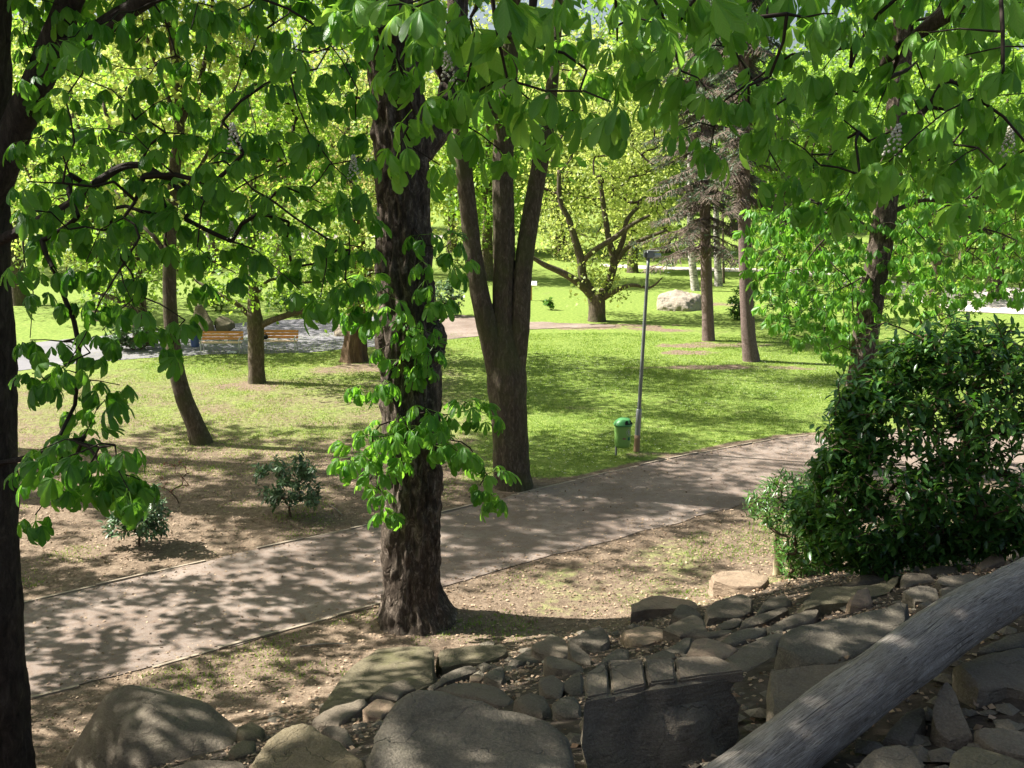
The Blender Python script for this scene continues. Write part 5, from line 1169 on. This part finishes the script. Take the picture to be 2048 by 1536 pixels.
# green bin
c = ground(1232, 911); s = c[1] / FPX; root = thing("litter_bin", c, "green litter bin on a post beside the lamp post", "bin")
P_, R_ = catmull([(0, 0, 0), (0, 0, .95)], [.03, .03], .2); V, F = tube(P_, R_, 10); link("post", mk("post", V, F, M['galv']), root)
cx = .14; by = -.17
def rrect(w, d, r, n=6):
    out = []
    for (sx, sy, a0) in ((1, 1, 0), (-1, 1, 90), (-1, -1, 180), (1, -1, 270)):
        for k in range(n): a = math.radians(a0 + 90 * k / (n - 1)); out.append((sx * (w / 2 - r) + r * math.cos(a), sy * (d / 2 - r) + r * math.sin(a)))
    return np.array(out)
def loft(secs, cap0=True, cap1=True):
    n = len(secs[0]); V = np.vstack(secs); i = np.arange(len(secs) - 1)[:, None] * n; j = np.arange(n)[None]
    Q = np.stack([i + j, i + (j + 1) % n, i + n + (j + 1) % n, i + n + j], -1).reshape(-1, 4); F = [Q]
    tri = []
    if cap0: V = np.vstack([V, secs[0].mean(0)]); k = len(V) - 1; tri += [((a + 1) % n, a, k) for a in range(n)]
    if cap1: V = np.vstack([V, secs[-1].mean(0)]); k = len(V) - 1; b0 = (len(secs) - 1) * n; tri += [(b0 + a, b0 + (a + 1) % n, k) for a in range(n)]
    if tri: F.append(np.array(tri))
    return V, F
def sec(w, d, r, z, x=cx, y=by, tilt=0):
    q = rrect(w, d, r); return np.column_stack([q[:, 0] + x, q[:, 1] + y, np.full(len(q), z) + tilt * q[:, 0]])
V, F = loft([sec(.30, .24, .09, .27), sec(.36, .30, .11, .29), sec(.385, .33, .12, .36), sec(.41, .35, .12, .62), sec(.42, .36, .12, .84), sec(.42, .36, .12, .86)])
body = link("body", mk("body", V, F, M['bin_green']), root)
V, F = loft([sec(.45, .39, .13, .845), sec(.47, .41, .13, .865), sec(.45, .39, .13, .89), sec(.40, .36, .12, .95, cx + .01), sec(.30, .30, .1, 1.01, cx + .03), sec(.2, .22, .07, 1.03, cx + .04)], True, True)
lid = link("lid", mk("lid", V, F, M['bin_lid']), root)
# black panel painting the dark mouth under the hood, facing right of the camera, emblem and label on the body
ang = math.radians(-38)
def on_body(ax, z, w, h, n=9, rad=.205, shape='rect', out=.004):
    pass
mb = MB(); hood = []
for t in np.linspace(-1, 1, 9):
    hood.append((t * .115, .0 + .085 * math.sqrt(max(0, 1 - (t * .98) ** 4))))
hx, hy = math.cos(math.radians(-62)), math.sin(math.radians(-62)); tx, ty = -hy, hx
oc = np.array([cx + .10 * hx + .05, by + .13 * hy, .905])
Vf = [oc + np.array([tx * a, ty * a, 0]) + np.array([hx, hy, 0]) * .085 + [0, 0, .0] for a, z in hood] + [oc + np.array([tx * a, ty * a, 0]) * .96 + np.array([hx, hy, 0]) * (.065 - .35 * z) + [0, 0, z + .012] for a, z in hood]
n9 = len(hood); mb.add(np.array(Vf), [[[i, i + 1, n9 + i + 1, n9 + i] for i in range(n9 - 1)]]); link("opening", mb.mesh("opening", M['bin_black'], False), lid)  # flat black stands in for the shaded hollow of the bin
def patch(cz, w, h, a0, R=.207, ell=True, out=.006, m='sticker', nm="emblem", thick=None):
    mb = MB(); n = 20; base_a = a0; rx_, ry_ = .212 + out, .182 + out
    def P(t, z):    # walk round the body
        a = base_a + t / .2; sx = (abs(math.cos(a)) ** .62) * (1 if math.cos(a) > 0 else -1); sy = (abs(math.sin(a)) ** .62) * (1 if math.sin(a) > 0 else -1)
        f = 1 - .06 * (.86 - z) / .5; return (cx + rx_ * sx * f, by + ry_ * sy * f, z)
    if thick:
        V = [P(w / 2 * q * math.cos(2 * math.pi * k / n), cz + h / 2 * q * math.sin(2 * math.pi * k / n)) for q in (1, 1 - thick) for k in range(n)]
        mb.add(V, [[[k, (k + 1) % n, n + (k + 1) % n, n + k] for k in range(n)]])
    else:
        V = [P(-w / 2 + w * i / 4, cz - h / 2 + h * j) for j in (0, 1) for i in range(5)]; mb.add(V, [[[i, i + 1, 6 + i, 5 + i] for i in range(4)]])
    link(nm, mb.mesh(nm, M[m], True), body)
af = math.radians(-62)
patch(.70, .125, .165, af, thick=.13, nm="emblem_ring"); patch(.70, .022, .09, af, out=.007, nm="emblem_figure"); patch(.715, .06, .018, af, out=.0075, nm="emblem_figure")
patch(.665, .05, .016, af + .1, out=.0075, nm="emblem_figure"); patch(.53, .09, .085, af + .12, m='sticker_dark', nm="label"); patch(.535, .035, .05, af - .42, m='rust_paint', nm="label")

# lamp post
c = ground(1273, 903); root = thing("lamp_post", c, "slim grey lamp post with a boxy head on the lawn beside the path", "street lamp")
tp = at(1297, 514, c[1]) - c; f = lambda z: tp * (z / tp[2])
P_, R_ = catmull([f(0), f(.45)], [.080, .078], .1); V, F = tube(P_, R_, 16); link("base_sleeve", mk("base_sleeve", V, F, M['rust_paint']), root)
P_, R_ = catmull([f(.44), f(1.12), f(1.14)], [.075, .075, .064], .2); V, F = tube(P_, R_, 16); link("lower_pole", mk("lower_pole", V, F, M['galv']), root)
P_, R_ = catmull([f(1.13), f(tp[2])], [.052, .04], .3); V, F = tube(P_, R_, 14); link("upper_pole", mk("upper_pole", V, F, M['pole_paint']), root)
def rbox(name, sx, sy, sz, m, loc, parent, r=.02, taper=1.0):
    bm = bmesh.new(); bmesh.ops.create_cube(bm, size=1)
    for v in bm.verts:
        k = taper if v.co.x > 0 else 1; v.co = Vector((v.co.x * sx, v.co.y * sy * k, v.co.z * sz * k))
    bmesh.ops.bevel(bm, geom=list(bm.edges), offset=r, segments=3, affect='EDGES'); me = bpy.data.meshes.new(name); bm.to_mesh(me); bm.free(); me.materials.append(m)
    return link(name, me, parent, loc)
hd = rbox("lamp_head", .20, .17, .18, M['galv'], tp + [.04, -.0, .06], root, .025); rbox("end_cap", .07, .15, .15, M['lamp_cap'], (-.125, 0, 0), hd, .015)
rbox("diffuser", .24, .15, .13, M['diffuser'], (.19, 0, -.01), hd, .04, .6)
rbox("lamp_cap", .30, .18, .02, M['galv'], (.07, 0, .09), hd, .008)

# wooden sign, pale boulder, mossy stone with basin, stone trough
c = ground(1062, 601); root = thing("wooden_sign", c, "small wooden lectern sign on the far lawn behind the three stems", "sign")
mb = MB(); mb.box((0, 0, .45), (.11, .11, .95)); link("post", mb.mesh("post", M['sign_wood'], False), root)
mb = MB(); mb.box((.02, -.02, .98), (.62, .42, .035), 0, .5, .5); link("board", mb.mesh("board", M['sign_board'], False), root)
c = ground(1360, 620); Y0 = c[1]
B = [at(u, v, Y0 + d) for u, v, d in [(1314, 592, .3), (1322, 581, .7), (1345, 577, .8), (1375, 583, .8), (1400, 590, .7), (1406, 600, .3), (1398, 614, -.2), (1380, 620, -.5), (1365, 612, -.5), (1345, 620, -.5), (1325, 612, -.3), (1314, 603, 0), (1340, 590, .0), (1385, 596, .0), (1400, 610, 1.2), (1318, 608, 1.2)]]
B += [np.array([q[0], q[1], -.15]) for q in B[5:12]]
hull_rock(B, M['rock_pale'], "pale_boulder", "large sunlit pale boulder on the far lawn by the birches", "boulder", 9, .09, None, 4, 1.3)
c = ground(405, 664); Y0 = c[1]
B = [at(u, v, Y0 + d) for u, v, d in [(392, 612, .2), (402, 606, .1), (412, 618, 0), (424, 640, -.2), (428, 662, -.3), (392, 664, -.2), (385, 640, 0), (395, 612, .7), (425, 650, .7), (390, 662, .7)]]
hull_rock(B, M['rock_moss'], "standing_stone", "mossy standing stone of a spring behind the left bench", "rock", 12, .06)
B = [at(u, v, Y0 + .1 + d) for u, v, d in [(428, 640, 0), (440, 632, .3), (460, 634, .4), (470, 642, .2), (458, 650, -.2), (432, 652, -.3)]]; B += [q - [0, 0, .3] for q in B]
hull_rock(B, M['rock_moss'], "stone_basin", "low stone basin beside the mossy standing stone", "rock", 13, .03)
c = ground(684, 672); Y0 = c[1]
B = [at(u, v, Y0 + d) for u, v, d in [(670, 640, .2), (690, 637, .5), (712, 640, .5), (722, 655, .2), (716, 670, -.2), (690, 674, -.3), (672, 665, -.2), (666, 652, 0)]]; B += [np.array([q[0], q[1], 0]) for q in B]
hull_rock(B, M['rock_pale'], "stone_trough", "grey stone trough behind the fluted trunk on the plaza", "rock", 14, .07)
# dry twig lying in the bed
for (a_, b_, lb) in [((660, 1012), (685, 1032), "dry pale stick lying in the bed left of the central trunk"), ((600, 1225 + 70), (700, 1290), "dry stick lying on the soil beside the broad mossy slab")]:
    p, q = ground(*a_), ground(*b_); P_, R_ = catmull([p + [0, 0, .02], (p + q) / 2 + [0, 0, .04], q + [0, 0, .02]], [.012, .015, .008], .1); V, F = tube(P_, R_, 6); o = link("stick", mk("stick", V - p, F, M['log'])); o.location = p; tag(o, lb, "stick", "sticks on the ground")

# ------------------------------------------------------------------ far people
def figure(u, v, top, label, stride=.12):
    c = ground(u, v); me = bpy.data.meshes.new("person"); bm = bmesh.new(); vs = {}
    J = dict(pel=(0, 0, .95, .15), belly=(0, 0, 1.12, .15), chest=(0, 0, 1.32, .17), neck=(0, 0, 1.48, .07), head=(0, .01, 1.58, .095), crown=(0, .01, 1.70, .085), lh=(-.1, 0, .9, .1), rh=(.1, 0, .9, .1), lk=(-.1, -stride * .6, .5, .07), rk=(.1, stride * .4, .5, .07), la=(-.1, -stride * .2, .08, .045), ra=(.1, stride, .08, .045), lt=(-.1, -.18 - stride * .2, .04, .04), rt=(.1, -.16 + stride, .04, .04),
             ls=(-.19, 0, 1.4, .065), rs=(.19, 0, 1.4, .065), le=(-.25, .02, 1.13, .05), re=(.25, .02, 1.13, .05), lw=(-.24, -.08, .88, .035), rw=(.24, -.08, .88, .035))
    ids = list(J)
    for k in ids: vs[k] = bm.verts.new(J[k][:3])
    for a, b in [('pel', 'belly'), ('belly', 'chest'), ('chest', 'neck'), ('neck', 'head'), ('head', 'crown'), ('pel', 'lh'), ('pel', 'rh'), ('lh', 'lk'), ('rh', 'rk'), ('lk', 'la'), ('rk', 'ra'), ('la', 'lt'), ('ra', 'rt'), ('chest', 'ls'), ('chest', 'rs'), ('ls', 'le'), ('rs', 're'), ('le', 'lw'), ('re', 'rw')]: bm.edges.new((vs[a], vs[b]))
    bm.to_mesh(me); bm.free(); o = link("person", me); o.location = c
    md = o.modifiers.new("skin", 'SKIN'); 
    for i, k in enumerate(ids): me.skin_vertices[0].data[i].radius = (J[k][3], J[k][3])
    me.skin_vertices[0].data[0].use_root = True; o.modifiers.new("sub", 'SUBSURF').render_levels = 2
    def cl(nt):
        g = G(nt); s = g.n("ShaderNodeSeparateXYZ"); g.set(s.inputs[0], g.coord("Object")); z = g.math('DIVIDE', s.outputs[2], 1.8)
        return g.pbsdf(g.ramp(z, [(0, (.03, .03, .03)), (.05, (.05, .06, .12)), (.51, top), (.825, (.5, .32, .24)), (.925, (.06, .04, .03))], 'CONSTANT'), .8)
    me.materials.append(mat("clothes", cl)); tag(o, label, "person", "people strolling on the far path")
figure(581, 478, (.60, .08, .22), "distant person in a bright pink top on the far path")
figure(634, 479, (.75, .72, .78), "distant person in a pale top on the far path", .2)

# ------------------------------------------------------------------ grass, daisies, litter
def blades(n, xr, yr, hgt, m, name, label, dens, wid=.012, seed=1, tint=(.0, 1), cat="grass"):
    r = np.random.default_rng(seed); x = r.uniform(*xr, n); y = r.uniform(*yr, n)
    u, v, z = project(np.stack([x, y, np.zeros(n)], -1)); keep = (u > -60) & (u < 2110) & (v < 1560); x, y = x[keep], y[keep]
    d = dens(x, y); k = r.uniform(0, 1, len(x)) < d; x, y = x[k], y[k]; n = len(x)
    z = H(x, y) - .005; a = r.uniform(0, 6.283, n); h = hgt * r.uniform(.5, 1.3, n) * (.7 + .5 * fbm(p3(x, y, .9), 2, 3)); le = r.normal(0, .55, (n, 2)) * h[:, None]
    w = wid * r.uniform(.7, 1.4, n); B = np.stack([x, y, z], -1); s = np.stack([np.cos(a), np.sin(a), np.zeros(n)], -1) * w[:, None]
    T = B + np.column_stack([le, h]); V = np.stack([B - s, B + s, T], 1).reshape(-1, 3); F = np.arange(3 * n).reshape(-1, 3)
    pt = np.clip(.5 + .55 * fbm(p3(x, y, .5), 3, 44), 0, 1); tt = np.clip(pt * .65 + .35 * r.uniform(*tint, n), 0, 1)
    o = link(name, mk(name, V, [F], M[m], True, np.repeat(tt, 3))); tag(o, label, cat, kind="stuff")
def dlawn(x, y):
    g = grass_mask(x, y); n = .5 + .5 * fbm(p3(x, y, 3), 2, 12); return np.clip((g - .25) * 1.6, 0, 1) * (y > yU(x)) * np.clip(.35 + n, 0, 1) * np.clip((38 / np.maximum(y, 1)) ** 1.0, 0, 1)
blades(330000, (-14, 16), (19, 46), .075, 'grass', "lawn_grass", "sunlit lawn grass beyond the path", dlawn, .013)
blades(150000, (-17, 1), (22, 42), .05, 'straw', "dry_grass", "pale thin grass on the worn left part of the lawn", lambda x, y: np.clip(grass_mask(x, y) * 1.1, 0, 1) * (y > yU(x)) * sstep(1, -3, x), .014, 5)
def dnear(x, y):
    n = fbm(p3(x, y, .8), 3, 40); return sstep(.02, .4, n) * (y < yL(x) - .15) * (H(x, y) < .35) * .9
blades(60000, (-7, 8), (11, 23), .07, 'grass', "grass_tufts", "sparse grass tufts on the bare soil between path and rocks", dnear, .010, 6)
def dbed(x, y):
    n = fbm(p3(x, y, .7), 3, 60); return sstep(.25, .6, n) * (y > yU(x) + .2) * (y < 27) * sstep(0.6, -2, x) * .8
blades(60000, (-13, 0), (17, 27), .06, 'grass', "bed_weeds", "scattered weeds in the bare bed", dbed, .010, 7)
# daisies
n = 2600; x = rng.uniform(-1, 15, n); y = rng.uniform(23, 40, n); k = (grass_mask(x, y) > .6) & (y > yU(x) + .3) & (fbm(p3(x, y, .35), 2, 71) > -.05); x, y = x[k], y[k]; n = len(x)
P = np.stack([x, y, H(x, y) + .075], -1); a = np.linspace(0, 2 * math.pi, 6, endpoint=False); rg = np.stack([np.cos(a), np.sin(a), np.zeros(6)], -1) * .016
V = (P[:, None] + rg[None]).reshape(-1, 3); F = np.arange(6 * n).reshape(-1, 6); o = link("daisies", mk("daisies", V, [F], M['flower'], True, np.full(len(V), .9))); tag(o, "white daisies dotted over the lawn", "flowers", kind="stuff")
# litter of bud scales and dry leaves
def litter(n, dens, name, label, smin, smax, seed, xr=(-13, 10), yr=(9, 29), tp=(0, 1)):
    r = np.random.default_rng(seed); x = r.uniform(*xr, n); y = r.uniform(*yr, n); u, v, z = project(np.stack([x, y, np.zeros(n)], -1)); k = (u > -40) & (u < 2090) & (r.uniform(0, 1, n) < dens(x, y)); x, y = x[k], y[k]; n = len(x)
    P = np.stack([x, y, H(x, y) + .018], -1); d = r.normal(0, 1, (n, 3)); d[:, 2] *= .25
    rr = scatter(SL, P, frames(d, r.normal(0, .4, n)), r.uniform(smin, smax, n), r.uniform(*tp, n), r.integers(0, 3, n)); o = link(name, mk(name, rr[0], rr[1], M['litter'], False, rr[2])); tag(o, label, "leaf litter", kind="stuff")
litter(64000, lambda x, y: np.where((y < yU(x)) & (y > yL(x)), .24 + .6 * sstep(.8, 0, np.minimum(yU(x) - y, y - yL(x))), np.where(y > yU(x), .75 * sstep(29, 23, y) * sstep(1, -2, x), .8)), "leaf_litter", "dry bud scales and leaf litter on the soil and path", .025, .07, 3)
litter(9000, lambda x, y: (H(x, y) > .25) * 1.0, "rock_litter", "dry leaves caught between the boulders", .03, .08, 9, (-4, 8), (3, 17), (0, .8))
